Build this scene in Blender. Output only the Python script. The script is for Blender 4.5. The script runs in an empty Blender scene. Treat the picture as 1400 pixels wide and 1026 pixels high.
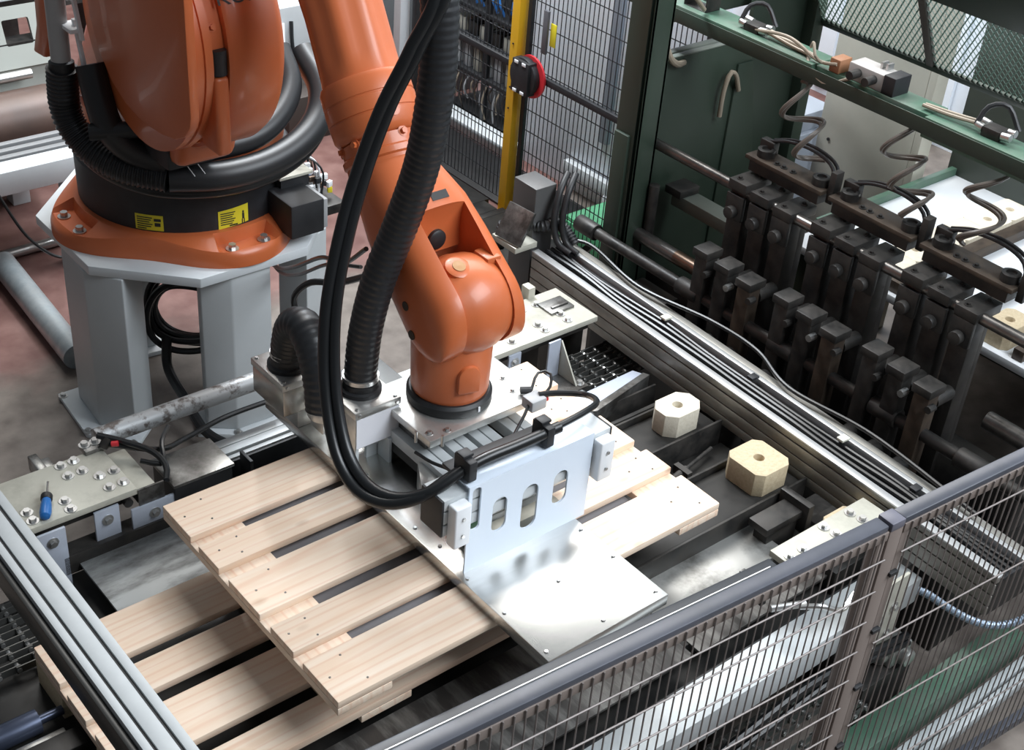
import bpy, bmesh, math, random
from mathutils import Vector, Matrix
random.seed(7)
S = bpy.context.scene
COL = S.collection
PI = math.pi

# ------------------------------------------------------------------ camera, light, exposure
cam_d = bpy.data.cameras.new('camera'); cam = bpy.data.objects.new('camera', cam_d); COL.objects.link(cam)
cam_d.sensor_fit = 'HORIZONTAL'; cam_d.sensor_width = 36.0; cam_d.lens = 1894.6/1400*36.0
cam_d.clip_start = .05; cam_d.clip_end = 100
_R = ((0.7723827, -0.6308513, 0.0738345), (-0.3100388, -0.4759227, -0.8230271), (0.5543472, 0.6128003, -0.5631829))
_m = Matrix(((_R[0][0], -_R[1][0], -_R[2][0]), (_R[0][1], -_R[1][1], -_R[2][1]), (_R[0][2], -_R[1][2], -_R[2][2])))
cam.matrix_world = Matrix.Translation((-1.75228, -2.13824, 3.05247)) @ _m.to_4x4()
S.camera = cam
S.view_settings.view_transform = 'Standard'; S.view_settings.look = 'None'
S.view_settings.gamma = 1.0; S.view_settings.use_curve_mapping = False
S.view_settings.exposure = 0.0
world = bpy.data.worlds.new('hall_light'); S.world = world; world.use_nodes = True
world.node_tree.nodes['Background'].inputs[0].default_value = (.80, .90, 1.0, 1)
world.node_tree.nodes['Background'].inputs[1].default_value = .17
def area(name, loc, target, sx, sy, power, col):
    d = bpy.data.lights.new(name, 'AREA'); d.shape = 'RECTANGLE'; d.size = sx; d.size_y = sy; d.energy = power; d.color = col
    o = bpy.data.objects.new(name, d); COL.objects.link(o); o.location = loc
    o.rotation_euler = (Vector(target)-Vector(loc)).to_track_quat('-Z', 'Y').to_euler(); return o
area('skylight_far', (4.6, 4.0, 6.4), (4.6, 4.0, 0), 6.0, 5.0, 620, (1, .98, .95))
area('skylight_near', (2.0, -3.2, 5.0), (0.3, -.1, .8), 4.0, 2.5, 400, (.88, .94, 1))
area('skylight_middle', (1.3, 4.2, 6.6), (1.3, 4.2, 0), 2.4, 4.0, 230, (1, .98, .95))

area('partition_fill', (1.35, 2.5, 3.5), (2.5, 2.1, .7), 1.5, .18, 120, (.84, .92, 1))  # added fill light to brighten the partition; no real lamp hangs here

# ------------------------------------------------------------------ materials
MATS = {}
def mat(name, col, rough=.5, metal=0., col2=None, nscale=8., bump=0., stretch=None, spec=.5, spots=None, rvar=0., lo=.35, hi=.65, coat=0.):
    if name in MATS: return MATS[name]
    m = bpy.data.materials.new(name); m.use_nodes = True; nt = m.node_tree; N = nt.nodes; L = nt.links
    b = N['Principled BSDF']; b.inputs['Base Color'].default_value = (*col, 1); b.inputs['Roughness'].default_value = rough
    b.inputs['Metallic'].default_value = metal; b.inputs['Specular IOR Level'].default_value = spec
    b.inputs['Coat Weight'].default_value = coat
    tc = N.new('ShaderNodeTexCoord'); mp = N.new('ShaderNodeMapping'); L.new(tc.outputs['Object'], mp.inputs['Vector'])
    if stretch: mp.inputs['Scale'].default_value = stretch
    nz = N.new('ShaderNodeTexNoise'); nz.inputs['Scale'].default_value = nscale; nz.inputs['Detail'].default_value = 6; nz.inputs['Roughness'].default_value = .65
    L.new(mp.outputs['Vector'], nz.inputs['Vector'])
    if col2:
        rp = N.new('ShaderNodeValToRGB'); rp.color_ramp.elements[0].position = lo; rp.color_ramp.elements[1].position = hi
        rp.color_ramp.elements[0].color = (*col, 1); rp.color_ramp.elements[1].color = (*col2, 1)
        L.new(nz.outputs['Fac'], rp.inputs['Fac']); L.new(rp.outputs['Color'], b.inputs['Base Color'])
    if rvar:
        mr = N.new('ShaderNodeMapRange'); mr.inputs['To Min'].default_value = max(0, rough-rvar); mr.inputs['To Max'].default_value = min(1, rough+rvar)
        mr.inputs['From Min'].default_value = .3; mr.inputs['From Max'].default_value = .7
        L.new(nz.outputs['Fac'], mr.inputs['Value']); L.new(mr.outputs['Result'], b.inputs['Roughness'])
    if bump:
        bp = N.new('ShaderNodeBump'); bp.inputs['Strength'].default_value = bump; bp.inputs['Distance'].default_value = .004
        L.new(nz.outputs['Fac'], bp.inputs['Height']); L.new(bp.outputs['Normal'], b.inputs['Normal'])
    MATS[name] = m; return m

def wood(name, c1, c2, c3):
    m = bpy.data.materials.new(name); m.use_nodes = True; nt = m.node_tree; N = nt.nodes; L = nt.links
    b = N['Principled BSDF']; b.inputs['Roughness'].default_value = .62; b.inputs['Specular IOR Level'].default_value = .3
    tc = N.new('ShaderNodeTexCoord'); oi = N.new('ShaderNodeObjectInfo')
    cx = N.new('ShaderNodeCombineXYZ')
    ml = N.new('ShaderNodeMath'); ml.operation = 'MULTIPLY'; ml.inputs[1].default_value = 37.0; L.new(oi.outputs['Random'], ml.inputs[0])
    L.new(ml.outputs[0], cx.inputs[0]); L.new(ml.outputs[0], cx.inputs[2])
    ad = N.new('ShaderNodeVectorMath'); ad.operation = 'ADD'; L.new(tc.outputs['Object'], ad.inputs[0]); L.new(cx.outputs[0], ad.inputs[1])
    mp = N.new('ShaderNodeMapping'); mp.inputs['Scale'].default_value = (1.1, 14, 14); L.new(ad.outputs[0], mp.inputs['Vector'])
    nz = N.new('ShaderNodeTexNoise'); nz.inputs['Scale'].default_value = 2.2; nz.inputs['Detail'].default_value = 5; nz.inputs['Distortion'].default_value = .8
    L.new(mp.outputs[0], nz.inputs['Vector'])
    wv = N.new('ShaderNodeTexWave'); wv.wave_type = 'BANDS'; wv.bands_direction = 'Y'; wv.inputs['Scale'].default_value = .8; wv.inputs['Distortion'].default_value = 14
    wv.inputs['Detail'].default_value = 3; wv.inputs['Detail Scale'].default_value = .6; L.new(mp.outputs[0], wv.inputs['Vector'])
    r1 = N.new('ShaderNodeValToRGB'); r1.color_ramp.elements[0].color = (*c1, 1); r1.color_ramp.elements[1].color = (*c2, 1)
    r1.color_ramp.elements[0].position = .35; r1.color_ramp.elements[1].position = .75; L.new(nz.outputs['Fac'], r1.inputs['Fac'])
    mx = N.new('ShaderNodeMixRGB'); mx.blend_type = 'MIX'; L.new(r1.outputs[0], mx.inputs[1]); mx.inputs[2].default_value = (*c3, 1)
    mr = N.new('ShaderNodeMapRange'); mr.inputs['From Min'].default_value = .72; mr.inputs['From Max'].default_value = 1; mr.inputs['To Max'].default_value = .38
    L.new(wv.outputs['Fac'], mr.inputs['Value']); L.new(mr.outputs[0], mx.inputs[0])
    # knots
    mk = N.new('ShaderNodeMapping'); mk.inputs['Scale'].default_value = (4.0, 8.0, 8.0); L.new(ad.outputs[0], mk.inputs['Vector'])
    vo = N.new('ShaderNodeTexVoronoi'); vo.inputs['Scale'].default_value = 1.0; vo.inputs['Randomness'].default_value = 1; L.new(mk.outputs[0], vo.inputs['Vector'])
    kr = N.new('ShaderNodeMapRange'); kr.inputs['From Min'].default_value = .03; kr.inputs['From Max'].default_value = .13; kr.inputs['To Min'].default_value = .7; kr.inputs['To Max'].default_value = 0
    L.new(vo.outputs['Distance'], kr.inputs['Value'])
    mx2 = N.new('ShaderNodeMixRGB'); L.new(mx.outputs[0], mx2.inputs[1]); mx2.inputs[2].default_value = (.40, .23, .13, 1); L.new(kr.outputs[0], mx2.inputs[0])
    hs = N.new('ShaderNodeHueSaturation'); L.new(mx2.outputs[0], hs.inputs['Color'])
    hv = N.new('ShaderNodeMapRange'); hv.inputs['To Min'].default_value = .86; hv.inputs['To Max'].default_value = 1.06; L.new(oi.outputs['Random'], hv.inputs['Value']); L.new(hv.outputs[0], hs.inputs['Value'])
    L.new(hs.outputs[0], b.inputs['Base Color'])
    bp = N.new('ShaderNodeBump'); bp.inputs['Strength'].default_value = .15; bp.inputs['Distance'].default_value = .002; L.new(nz.outputs['Fac'], bp.inputs['Height']); L.new(bp.outputs[0], b.inputs['Normal'])
    MATS[name] = m; return m

ORANGE = mat('robot_orange', (.53, .128, .040), .38, 0, (.57, .145, .05), 3, coat=.12)
BLK = mat('black_matt', (.012, .013, .015), .55, 0, (.022, .023, .026), 12)
BLKR = mat('black_rubber', (.010, .011, .012), .48, 0, (.02, .02, .022), 30)
HOSE = mat('black_hose', (.016, .017, .019), .42)
CABLE = mat('black_cable', (.008, .009, .010), .34)
ALU = mat('aluminium', (.62, .62, .60), .38, .85, (.52, .52, .50), 25, rvar=.08)
ALUW = mat('anodised_profile', (.58, .61, .62), .45, .1, (.53, .56, .57), 20)
STEELP = mat('brushed_steel', (.72, .72, .70), .25, 1., (.68, .68, .66), 10, stretch=(1, 12, 12), rvar=.015)
STEELD = mat('worn_steel', (.30, .30, .29), .42, .8, (.07, .065, .06), 6, rvar=.18, lo=.42, hi=.6)
STEELS = mat('scratched_sheet', (.44, .46, .46), .45, .4, (.15, .15, .145), 4, stretch=(1, 3, 1), rvar=.12, lo=.4, hi=.62)
STEELB = mat('blackened_sheet', (.075, .07, .066), .42, .4, (.30, .29, .27), 4, stretch=(5, 1, 1), rvar=.15, lo=.45, hi=.75)
ZINC = mat('zinc_plate', (.50, .49, .42), .5, .1, (.33, .32, .27), 7, rvar=.1, lo=.45, hi=.75)
BOLT = mat('bolt_steel', (.55, .55, .54), .3, .9)
GREYP = mat('grey_paint', (.50, .53, .54), .42, 0, (.46, .49, .5), 4)
WHITEP = mat('white_paint', (.66, .70, .72), .4, 0, (.6, .64, .66), 5)
PANELW = mat('white_panel', (.72, .80, .90), .35, 0)
PLASTW = mat('white_plastic', (.82, .84, .86), .4)
LABELW = mat('white_label', (.78, .79, .84), .5)
DARK = mat('dark_machine', (.012, .012, .012), .5, .2, (.03, .028, .025), 9, rvar=.12)
DARK2 = mat('grimy_iron', (.020, .020, .020), .5, .35, (.055, .05, .045), 14, rvar=.15)
IRON = mat('rusty_iron', (.055, .042, .034), .5, .4, (.10, .075, .055), 16, rvar=.12)
COPPER = mat('worn_shaft', (.30, .20, .14), .3, .9, (.12, .10, .09), 6, stretch=(1, 1, 1))
SHAFT = mat('oily_shaft', (.22, .21, .20), .32, .8, (.08, .075, .07), 5)
GREEN = mat('machine_green', (.024, .039, .027), .5, 0, (.031, .048, .034), 5, rvar=.1)
GREENL = mat('machine_green_light', (.06, .135, .09), .45, 0, (.12, .155, .125), 7, lo=.4, hi=.7)
BEIGE = mat('beige_panel', (.40, .385, .325), .5, 0, (.34, .33, .28), 3)
YELL = mat('yellow_post', (.80, .46, .02), .4)
LABELY = mat('yellow_label', (.72, .62, .03), .5)
INK = mat('black_ink', (.02, .02, .02), .6)
RED = mat('red_paint', (.6, .03, .04), .4)
BLUE = mat('blue_plastic', (.02, .14, .42), .35)
GLASSG = mat('grey_plastic', (.35, .36, .37), .45)
PIPEG = mat('grey_pipe', (.36, .36, .36), .4)
GALV = mat('galvanised', (.55, .60, .62), .4, .6, (.38, .44, .47), 14, stretch=(1, 1, 1), rvar=.1)
HOSEB = mat('beige_hose', (.30, .25, .19), .45)
RAILB = mat('fence_rail', (.055, .06, .075), .35, .1, (.075, .08, .1), 8)
WIREM = mat('fence_wire', (.20, .175, .165), .45, .2)
POSTM = mat('fence_post', (.22, .18, .16), .45, .1)
WOOD = wood('pine_boards', (.83, .635, .48), (.90, .765, .63), (.74, .44, .30))
CHIP = mat('pressed_wood', (.50, .40, .26), .75, 0, (.60, .50, .34), 90, bump=.3)
CHIPL = mat('pressed_wood_pale', (.62, .57, .46), .75, 0, (.70, .65, .54), 90, bump=.3)
WALLW = mat('wall_sheet', (.80, .86, .92), .5, 0, (.76, .80, .85), 2)

# ------------------------------------------------------------------ mesh helpers
class MB:
    def __init__(s): s.b = bmesh.new()
    def box(s, c, d, rz=0., rot=None):
        M = Matrix.Translation(c)
        if rot is not None: M = M @ rot.to_4x4()
        elif rz: M = M @ Matrix.Rotation(rz, 4, 'Z')
        bmesh.ops.create_cube(s.b, size=1, matrix=M @ Matrix.Diagonal((d[0], d[1], d[2], 1))); return s
    def bx(s, x0, x1, y0, y1, z0, z1): return s.box(((x0+x1)/2, (y0+y1)/2, (z0+z1)/2), (abs(x1-x0), abs(y1-y0), abs(z1-z0)))
    def cyl(s, p, q, r, r2=None, n=16):
        p = Vector(p); q = Vector(q); d = q-p
        M = Matrix.Translation((p+q)/2) @ d.to_track_quat('Z', 'Y').to_matrix().to_4x4()
        bmesh.ops.create_cone(s.b, cap_ends=True, segments=n, radius1=r, radius2=r if r2 is None else r2, depth=d.length, matrix=M); return s
    def sph(s, c, r, n=16):
        r = (r, r, r) if not hasattr(r, '__len__') else r
        bmesh.ops.create_uvsphere(s.b, u_segments=n, v_segments=n//2, radius=1, matrix=Matrix.Translation(c) @ Matrix.Diagonal((*r, 1))); return s
    def prism(s, poly, base, u, v, h):
        """polygon poly in the (u,v) plane at base, extruded by vector h"""
        base = Vector(base); u = Vector(u); v = Vector(v); h = Vector(h)
        a = [s.b.verts.new(base+u*x+v*y) for x, y in poly]; b = [s.b.verts.new(k.co+h) for k in a]
        n = len(a)
        f1 = s.b.faces.new(a); f2 = s.b.faces.new(list(reversed(b)))
        fs = [f1, f2]
        for i in range(n): fs.append(s.b.faces.new((a[(i+1) % n], a[i], b[i], b[(i+1) % n])))
        bmesh.ops.recalc_face_normals(s.b, faces=fs); return s
    def rings(s, rings, cap=True):
        """loft closed rings of equal size"""
        vs = [[s.b.verts.new(p) for p in r] for r in rings]; n = len(vs[0]); fs = []
        for a, b in zip(vs, vs[1:]):
            for i in range(n): fs.append(s.b.faces.new((a[i], a[(i+1) % n], b[(i+1) % n], b[i])))
        if cap: fs.append(s.b.faces.new(list(reversed(vs[0])))); fs.append(s.b.faces.new(vs[-1]))
        bmesh.ops.recalc_face_normals(s.b, faces=fs); return s
    def lathe(s, p, axis, prof, n=32):
        """prof: list of (distance along axis, radius)"""
        p = Vector(p); a = Vector(axis).normalized(); q = a.to_track_quat('Z', 'Y').to_matrix(); u = q @ Vector((1, 0, 0)); v = q @ Vector((0, 1, 0))
        return s.rings([[p+a*t+(u*math.cos(2*PI*i/n)+v*math.sin(2*PI*i/n))*r for i in range(n)] for t, r in prof])
    def tube(s, pts, r, n=12, step=.02, ridge=0., pitch=.012):
        P = spline(pts, step if not ridge else pitch/4)
        rs = [r+(ridge if i % 4 < 2 else -ridge) if ridge else r for i in range(len(P))]
        t0 = (P[1]-P[0]).normalized(); q = t0.to_track_quat('Z', 'Y').to_matrix(); u = q @ Vector((1, 0, 0)); R = []
        for i, p in enumerate(P):
            t = ((P[min(i+1, len(P)-1)]-P[max(i-1, 0)])).normalized(); u = (u-t*u.dot(t)).normalized(); v = t.cross(u)
            R.append([p+(u*math.cos(2*PI*k/n)+v*math.sin(2*PI*k/n))*rs[i] for k in range(n)])
        return s.rings(R)
def spline(pts, step):
    P = [Vector(p) for p in pts]
    if len(P) == 2: P = [P[0], P[0].lerp(P[1], .5), P[1]]
    E = [2*P[0]-P[1]]+P+[2*P[-1]-P[-2]]; fine = []
    for i in range(1, len(E)-2):
        a, b, c, d = E[i-1:i+3]
        for k in range(24):
            t = k/24; fine.append(.5*((2*b)+(c-a)*t+(2*a-5*b+4*c-d)*t*t+(3*b-3*c+d-a)*t**3))
    fine.append(P[-1]); out = [fine[0]]; acc = 0
    for a, b in zip(fine, fine[1:]):
        l = (b-a).length
        while acc+l >= step and l > 1e-9:
            a = a.lerp(b, (step-acc)/l); out.append(a); l = (b-a).length; acc = 0
        acc += l
    if (out[-1]-fine[-1]).length > step*.3: out.append(fine[-1])
    return out
ORG = {}
def root(name, loc, label, cat, group=None, rz=0):
    o = bpy.data.objects.new(name, None); COL.objects.link(o); o.location = loc; o.rotation_euler = (0, 0, rz)
    o.empty_display_size = .05; ORG[o.name] = Vector(loc); tag(o, label, cat, group); return o
def tag(o, label=None, cat=None, group=None, kind=None):
    if label: o['label'] = label
    if cat: o['category'] = cat
    if group: o['group'] = group
    if kind: o['kind'] = kind
    return o
def finish(me, ang=35):
    me.shade_smooth(); me.set_sharp_from_angle(angle=math.radians(ang))
def mk(mb, m, org=(0, 0, 0), bevel=0., seg=2, ang=35):
    b = mb.b
    if bevel:
        ed = [e for e in b.edges if len(e.link_faces) == 2 and e.calc_face_angle(0) > math.radians(30)]
        bmesh.ops.bevel(b, geom=ed, offset=bevel, segments=seg, affect='EDGES', profile=.5, clamp_overlap=True)
    o = Vector(org)
    for v in b.verts: v.co -= o
    me = bpy.data.meshes.new('m'); b.to_mesh(me); b.free(); me.materials.append(m); finish(me, ang); return me
def part(name, mb, m, parent, bevel=0., seg=2, ang=35, label=None, kind=None):
    """mesh (world coordinates) as a child of a thing or part"""
    org = ORG[parent.name]; me = mk(mb, m, org, bevel, seg, ang); me.name = name
    o = bpy.data.objects.new(name, me); COL.objects.link(o); o.parent = parent; ORG[o.name] = org
    if label: o['label'] = label
    if kind: o['kind'] = kind
    return o
def one(name, mb, m, label, cat, group=None, bevel=0., seg=2, ang=35):
    """a thing that is one mesh; its origin is put at its base"""
    vs = [v.co for v in mb.b.verts]; lo = [min(v[i] for v in vs) for i in range(3)]; hi = [max(v[i] for v in vs) for i in range(3)]
    org = Vector(((lo[0]+hi[0])/2, (lo[1]+hi[1])/2, lo[2])); me = mk(mb, m, org, bevel, seg, ang); me.name = name
    o = bpy.data.objects.new(name, me); COL.objects.link(o); o.location = org; ORG[o.name] = org; return tag(o, label, cat, group)
def struct(name, mb, m, **k):
    o = one(name, mb, m, None, None, **k); o['kind'] = 'structure'; return o
def inst(name, me, parent, loc, rot=(0, 0, 0), m=None):
    """child that shares mesh data; loc in world coordinates"""
    o = bpy.data.objects.new(name, me); COL.objects.link(o); o.parent = parent; o.location = Vector(loc)-ORG[parent.name]; o.rotation_euler = rot; ORG[o.name] = Vector(loc); return o
def copy_tree(o, parent=None):
    c = o.copy(); COL.objects.link(c); c.parent = parent
    if parent is None: pass
    for ch in o.children: copy_tree(ch, c)
    return c
# shared bolts: washer + hex head, axis +z, base at 0
def bolt_mesh(r, h, m=None):
    b = MB(); b.cyl((0, 0, 0), (0, 0, h*.22), r*1.7, n=20); b.cyl((0, 0, h*.22), (0, 0, h), r, n=6); return mk(b, m or BOLT, bevel=0)
BM = bolt_mesh(.0095, .012); BMS = bolt_mesh(.006, .007); BMD = bolt_mesh(.007, .009, DARK2); BMO = bolt_mesh(.008, .012, ORANGE)
def screw_mesh(r, m): b = MB(); b.cyl((0, 0, 0), (0, 0, r*.7), r, r*.8, n=12); return mk(b, m)
SCR = screw_mesh(.0055, BOLT); NAIL = screw_mesh(.0032, mat('nail_steel', (.08, .075, .07), .4, .6))
def text_mesh(txt, size, m, depth=.0006):
    cu = bpy.data.curves.new('t', 'FONT'); cu.body = txt; cu.size = size; cu.extrude = depth; cu.align_x = 'CENTER'; cu.align_y = 'CENTER'
    o = bpy.data.objects.new('t', cu); COL.objects.link(o); bpy.context.view_layer.update()
    me = bpy.data.meshes.new_from_object(o.evaluated_get(bpy.context.evaluated_depsgraph_get())); bpy.data.objects.remove(o); bpy.data.curves.remove(cu)
    me.materials.clear(); me.materials.append(m); return me
def rrect(w, h, r, n=5):
    out = []
    for cx, cy, a0 in ((w/2-r, h/2-r, 0), (-w/2+r, h/2-r, 90), (-w/2+r, -h/2+r, 180), (w/2-r, -h/2+r, 270)):
        for i in range(n+1):
            a = math.radians(a0+90*i/n); out.append((cx+r*math.cos(a), cy+r*math.sin(a)))
    return out
def slotted(outer, holes, base, u, v, h):
    """flat plate with holes: outer & holes polygons in (u,v)"""
    b = bmesh.new(); base = Vector(base); u = Vector(u); v = Vector(v); h = Vector(h); E = []
    for poly in [outer]+holes:
        vs = [b.verts.new(base+u*x+v*y) for x, y in poly]
        E += [b.edges.new((vs[i], vs[(i+1) % len(vs)])) for i in range(len(vs))]
    bmesh.ops.triangle_fill(b, use_beauty=True, use_dissolve=False, edges=E)
    r = bmesh.ops.extrude_face_region(b, geom=list(b.faces)); nv = [g for g in r['geom'] if isinstance(g, bmesh.types.BMVert)]
    bmesh.ops.translate(b, verts=nv, vec=h); bmesh.ops.recalc_face_normals(b, faces=list(b.faces))
    m = MB(); m.b.free(); m.b = b; return m
def circ(cx, cy, r, n=20): return [(cx+r*math.cos(2*PI*i/n), cy+r*math.sin(2*PI*i/n)) for i in range(n)]
X, Y, Z = Vector((1, 0, 0)), Vector((0, 1, 0)), Vector((0, 0, 1))
# ------------------------------------------------------------------ setting
def floor_mat():
    m = bpy.data.materials.new('painted_concrete'); m.use_nodes = True; N = m.node_tree.nodes; L = m.node_tree.links; b = N['Principled BSDF']
    tc = N.new('ShaderNodeTexCoord'); n1 = N.new('ShaderNodeTexNoise'); n1.inputs['Scale'].default_value = 1.6; n1.inputs['Detail'].default_value = 8; L.new(tc.outputs['Object'], n1.inputs['Vector'])
    n2 = N.new('ShaderNodeTexNoise'); n2.inputs['Scale'].default_value = 9; n2.inputs['Detail'].default_value = 8; L.new(tc.outputs['Object'], n2.inputs['Vector'])
    red = N.new('ShaderNodeValToRGB'); red.color_ramp.elements[0].color = (.13, .058, .050, 1); red.color_ramp.elements[1].color = (.21, .115, .10, 1); red.color_ramp.elements[0].position = .35; red.color_ramp.elements[1].position = .7; L.new(n2.outputs['Fac'], red.inputs['Fac'])
    gry = N.new('ShaderNodeValToRGB'); gry.color_ramp.elements[0].color = (.11, .09, .078, 1); gry.color_ramp.elements[1].color = (.23, .20, .175, 1); gry.color_ramp.elements[0].position = .3; gry.color_ramp.elements[1].position = .7; L.new(n2.outputs['Fac'], gry.inputs['Fac'])
    sp = N.new('ShaderNodeSeparateXYZ'); L.new(tc.outputs['Object'], sp.inputs[0])
    ad = N.new('ShaderNodeMath'); ad.operation = 'MULTIPLY_ADD'; L.new(n1.outputs['Fac'], ad.inputs[0]); ad.inputs[1].default_value = 1.0; L.new(sp.outputs['Y'], ad.inputs[2])
    st = N.new('ShaderNodeMapRange'); st.inputs['From Min'].default_value = .62; st.inputs['From Max'].default_value = .78; L.new(ad.outputs[0], st.inputs['Value'])
    mx = N.new('ShaderNodeMixRGB'); L.new(st.outputs[0], mx.inputs[0]); L.new(gry.outputs[0], mx.inputs[1]); L.new(red.outputs[0], mx.inputs[2])
    L.new(mx.outputs[0], b.inputs['Base Color']); b.inputs['Roughness'].default_value = .5
    bp = N.new('ShaderNodeBump'); bp.inputs['Strength'].default_value = .2; bp.inputs['Distance'].default_value = .01; L.new(n2.outputs['Fac'], bp.inputs['Height']); L.new(bp.outputs[0], b.inputs['Normal'])
    return m
b = MB(); b.bx(-7, 11, -7, 11, -.1, 0); struct('floor', b, floor_mat())
SHADEW = mat('shade_wall', (.10, .10, .105), .7, 0, (.13, .13, .135), 1)  # dark tone for the added light-blocking walls
b = MB(); b.bx(-5.1, -5.0, -6.0, 9.0, 0, 5.5); struct('shade_wall_left', b, SHADEW)  # unseen wall added to block ambient light from the left
b = MB(); b.bx(-5.0, 4.6, -6.1, -6.0, 0, 4.0); struct('shade_wall_front', b, SHADEW)  # unseen wall added to cut ambient light from the camera side
b = MB(); b.bx(4.6, 4.7, -7, 11, 0, 4.2); wr = struct('wall_right', b, WALLW)
b = MB()
for k in range(60): b.bx(4.575, 4.605, -1.0+k*.2, -1.0+k*.2+.1, .05, 4.2)
o = part('wall_rib', b, WALLW, wr); o['kind'] = 'stuff'

# ------------------------------------------------------------------ pallet table
T = root('pallet_table', (0, 0, 0), 'low dark steel transfer table with bolted corner plates under the pallets', 'machine')
b = MB(); b.bx(-1.3, 1.085, -.66, .62, .40, .44); part('bed', b, DARK, T)
for x in (-1.2, -.3, .5, 1.0):
    for y in (-.6, .56): b = MB(); b.bx(x-.04, x+.04, y-.04, y+.04, 0, .40); part('leg', b, DARK2, T, .004)
b = MB(); b.bx(-.76, .9, .355, .585, .492, .5); part('table_sheet', b, STEELS, T, .001)
b = MB(); b.bx(-1.1, .35, -.6, -.312, .492, .5); part('table_sheet', b, STEELB, T, .001)
b = MB(); b.bx(.36, .85, -.47, -.335, .49, .508); part('table_sheet', b, mat('worn_bright_sheet', (.50, .50, .48), .36, .6, (.10, .095, .085), 3.2, rvar=.1, lo=.5, hi=.68), T, .001)
b = MB(); b.bx(.375, 1.05, -.6, -.458, .485, .495); part('table_sheet', b, STEELB, T, .001)
for x0, x1, y0, y1 in ((-.7, .85, .40, .54), (-1.0, .8, -.56, -.43)):
    b = MB(); b.bx(x0, x1, y0, y1, .44, .492); part('sheet_support', b, DARK, T)
# dark channels that carry the blocks
for y0, y1, z in ((.02, .165, .555), (-.315, -.145, .555), (-.13, -.005, .50), (.185, .20, .57), (-.625, -.465, .52)):
    x0 = .28 if y0 > -.4 else .88
    b = MB(); b.bx(x0, 1.075, y0, y1, .44, z); part('block_channel', b, DARK, T, .003)
for y in (.012, .172, -.138, -.332, .30):
    b = MB(); b.bx(.25, 1.08, y-.004, y+.004, .44, .575 if y != .30 else .54); part('guide_strip', b, DARK2, T, .001)
b = MB(); b.cyl((.72, -.09, .525), (.86, -.06, .525), .012, n=12); b.cyl((.86, -.06, .525), (1.0, -.03, .525), .006, n=10); b.box((.84, -.065, .525), (.02, .06, .03)); part('pusher_cylinder', b, DARK2, T)
# small clamp in the dark pocket beside the near corner plate
b = MB(); b.bx(.80, .97, -.43, -.36, .55, .575); b.bx(.95, .975, -.45, -.34, .5, .6); b.bx(.82, .95, -.42, -.37, .44, .55); part('pocket_clamp', b, DARK2, T, .003)
# far side beam made of slotted profile and its black gap
P_ = MB(); P_.bx(-.36, .62, .70, .715, .47, .55); P_.bx(-.36, .62, .72, .75, .47, .556); P_.bx(-.36, .62, .757, .79, .47, .552); part('side_profile', P_, ALUW, T, .0015)
b = MB(); b.bx(-.36, .62, .69, .79, .455, .545); part('profile_core', b, BLK, T)
b = MB(); b.bx(-.30, .5, .61, .685, .44, .46); part('side_gap_bottom', b, BLK, T)
b = MB(); b.bx(-.235, -.225, .60, .66, .44, .60); b.bx(-.30, -.17, .59, .60, .44, .5); part('gap_bracket', b, BLK, T, .001)
b = MB(); b.bx(-.31, -.24, .588, .60, .5, .53); b.bx(-.20, .04, .588, .60, .5, .53); part('edge_strip', b, WHITEP, T, .001)
# grey dusty motor cover beside the left corner plate
b = MB(); b.bx(-.475, -.30, .585, .715, .5, .625); part('motor_cover', b, BLK, T, .003)
b = MB(); b.bx(-.48, -.295, .58, .72, .625, .635); part('cover_lid', b, STEELD, T, .002)
# worn round beam behind
b = MB(); b.cyl((-.57, .86, .66), (.10, .86, .66), .028, n=20); part('round_beam', b, mat('flaking_paint', (.50, .52, .53), .45, .2, (.15, .13, .12), 26, lo=.5, hi=.62), T)
b = MB(); b.bx(.06, .10, .84, .88, 0, .66); part('beam_post', b, GREYP, T, .003)
b = MB(); b.tube([(-.56, .79, .68), (-.45, .72, .66), (-.35, .76, .63), (-.2, .80, .62), (-.02, .80, .62)], .008, n=8); part('cable', b, CABLE, T)
b = MB(); b.tube([(-.58, .82, .70), (-.53, .77, .69), (-.48, .70, .68), (-.47, .64, .665), (-.49, .60, .65)], .009, n=8); b.tube([(-.38, .80, .66), (-.44, .72, .68), (-.47, .66, .66), (-.52, .69, .67)], .007, n=8); part('cable', b, CABLE, T)
b = MB(); b.cyl((-.575, .80, .67), (-.555, .80, .695), .014, n=14); part('limit_switch', b, DARK2, T); b = MB(); b.cyl((-.560, .775, .69), (-.545, .765, .692), .008, n=10); part('switch_button', b, RED, T)
# corner plates with bolts
def corner(x0, x1, y0, y1, bolts, extra=None):
    b = MB(); b.bx(x0, x1, y0, y1, .640, .66); p = part('corner_plate', b, ZINC, T, .002)
    for x, y in bolts: inst('bolt', BM, p, (x, y, .66), (0, 0, random.random()*3))
    b = MB(); b.bx(x0+.01, x1-.01, y0+.03, y1-.01, .60, .64); part('plate_block', b, DARK2, T, .002)
    return p
pl = corner(-.97, -.575, .60, .815, [(-.700, .795), (-.662, .797), (-.701, .745), (-.661, .745), (-.633, .70), (-.592, .70), (-.633, .642), (-.593, .642), (-.752, .654), (-.753, .616), (-.850, .664), (-.851, .626)])
b = MB(); b.bx(-.625, -.572, .80, .85, .655, .672); part('clip_plate', b, STEELD, T, .002)
for x, y in ((-.614, .832), (-.584, .830)): inst('bolt', BM, T, (x, y, .672))
b = MB(); b.bx(-.75, -.725, .82, .90, .60, .65); b.bx(-.73, -.70, .83, .88, .6, .64); part('edge_block', b, STEELD, T, .003)
b = MB(); b.bx(-.572, -.515, .60, .80, .628, .640); part('side_angle', b, ZINC, T, .002)
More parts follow.
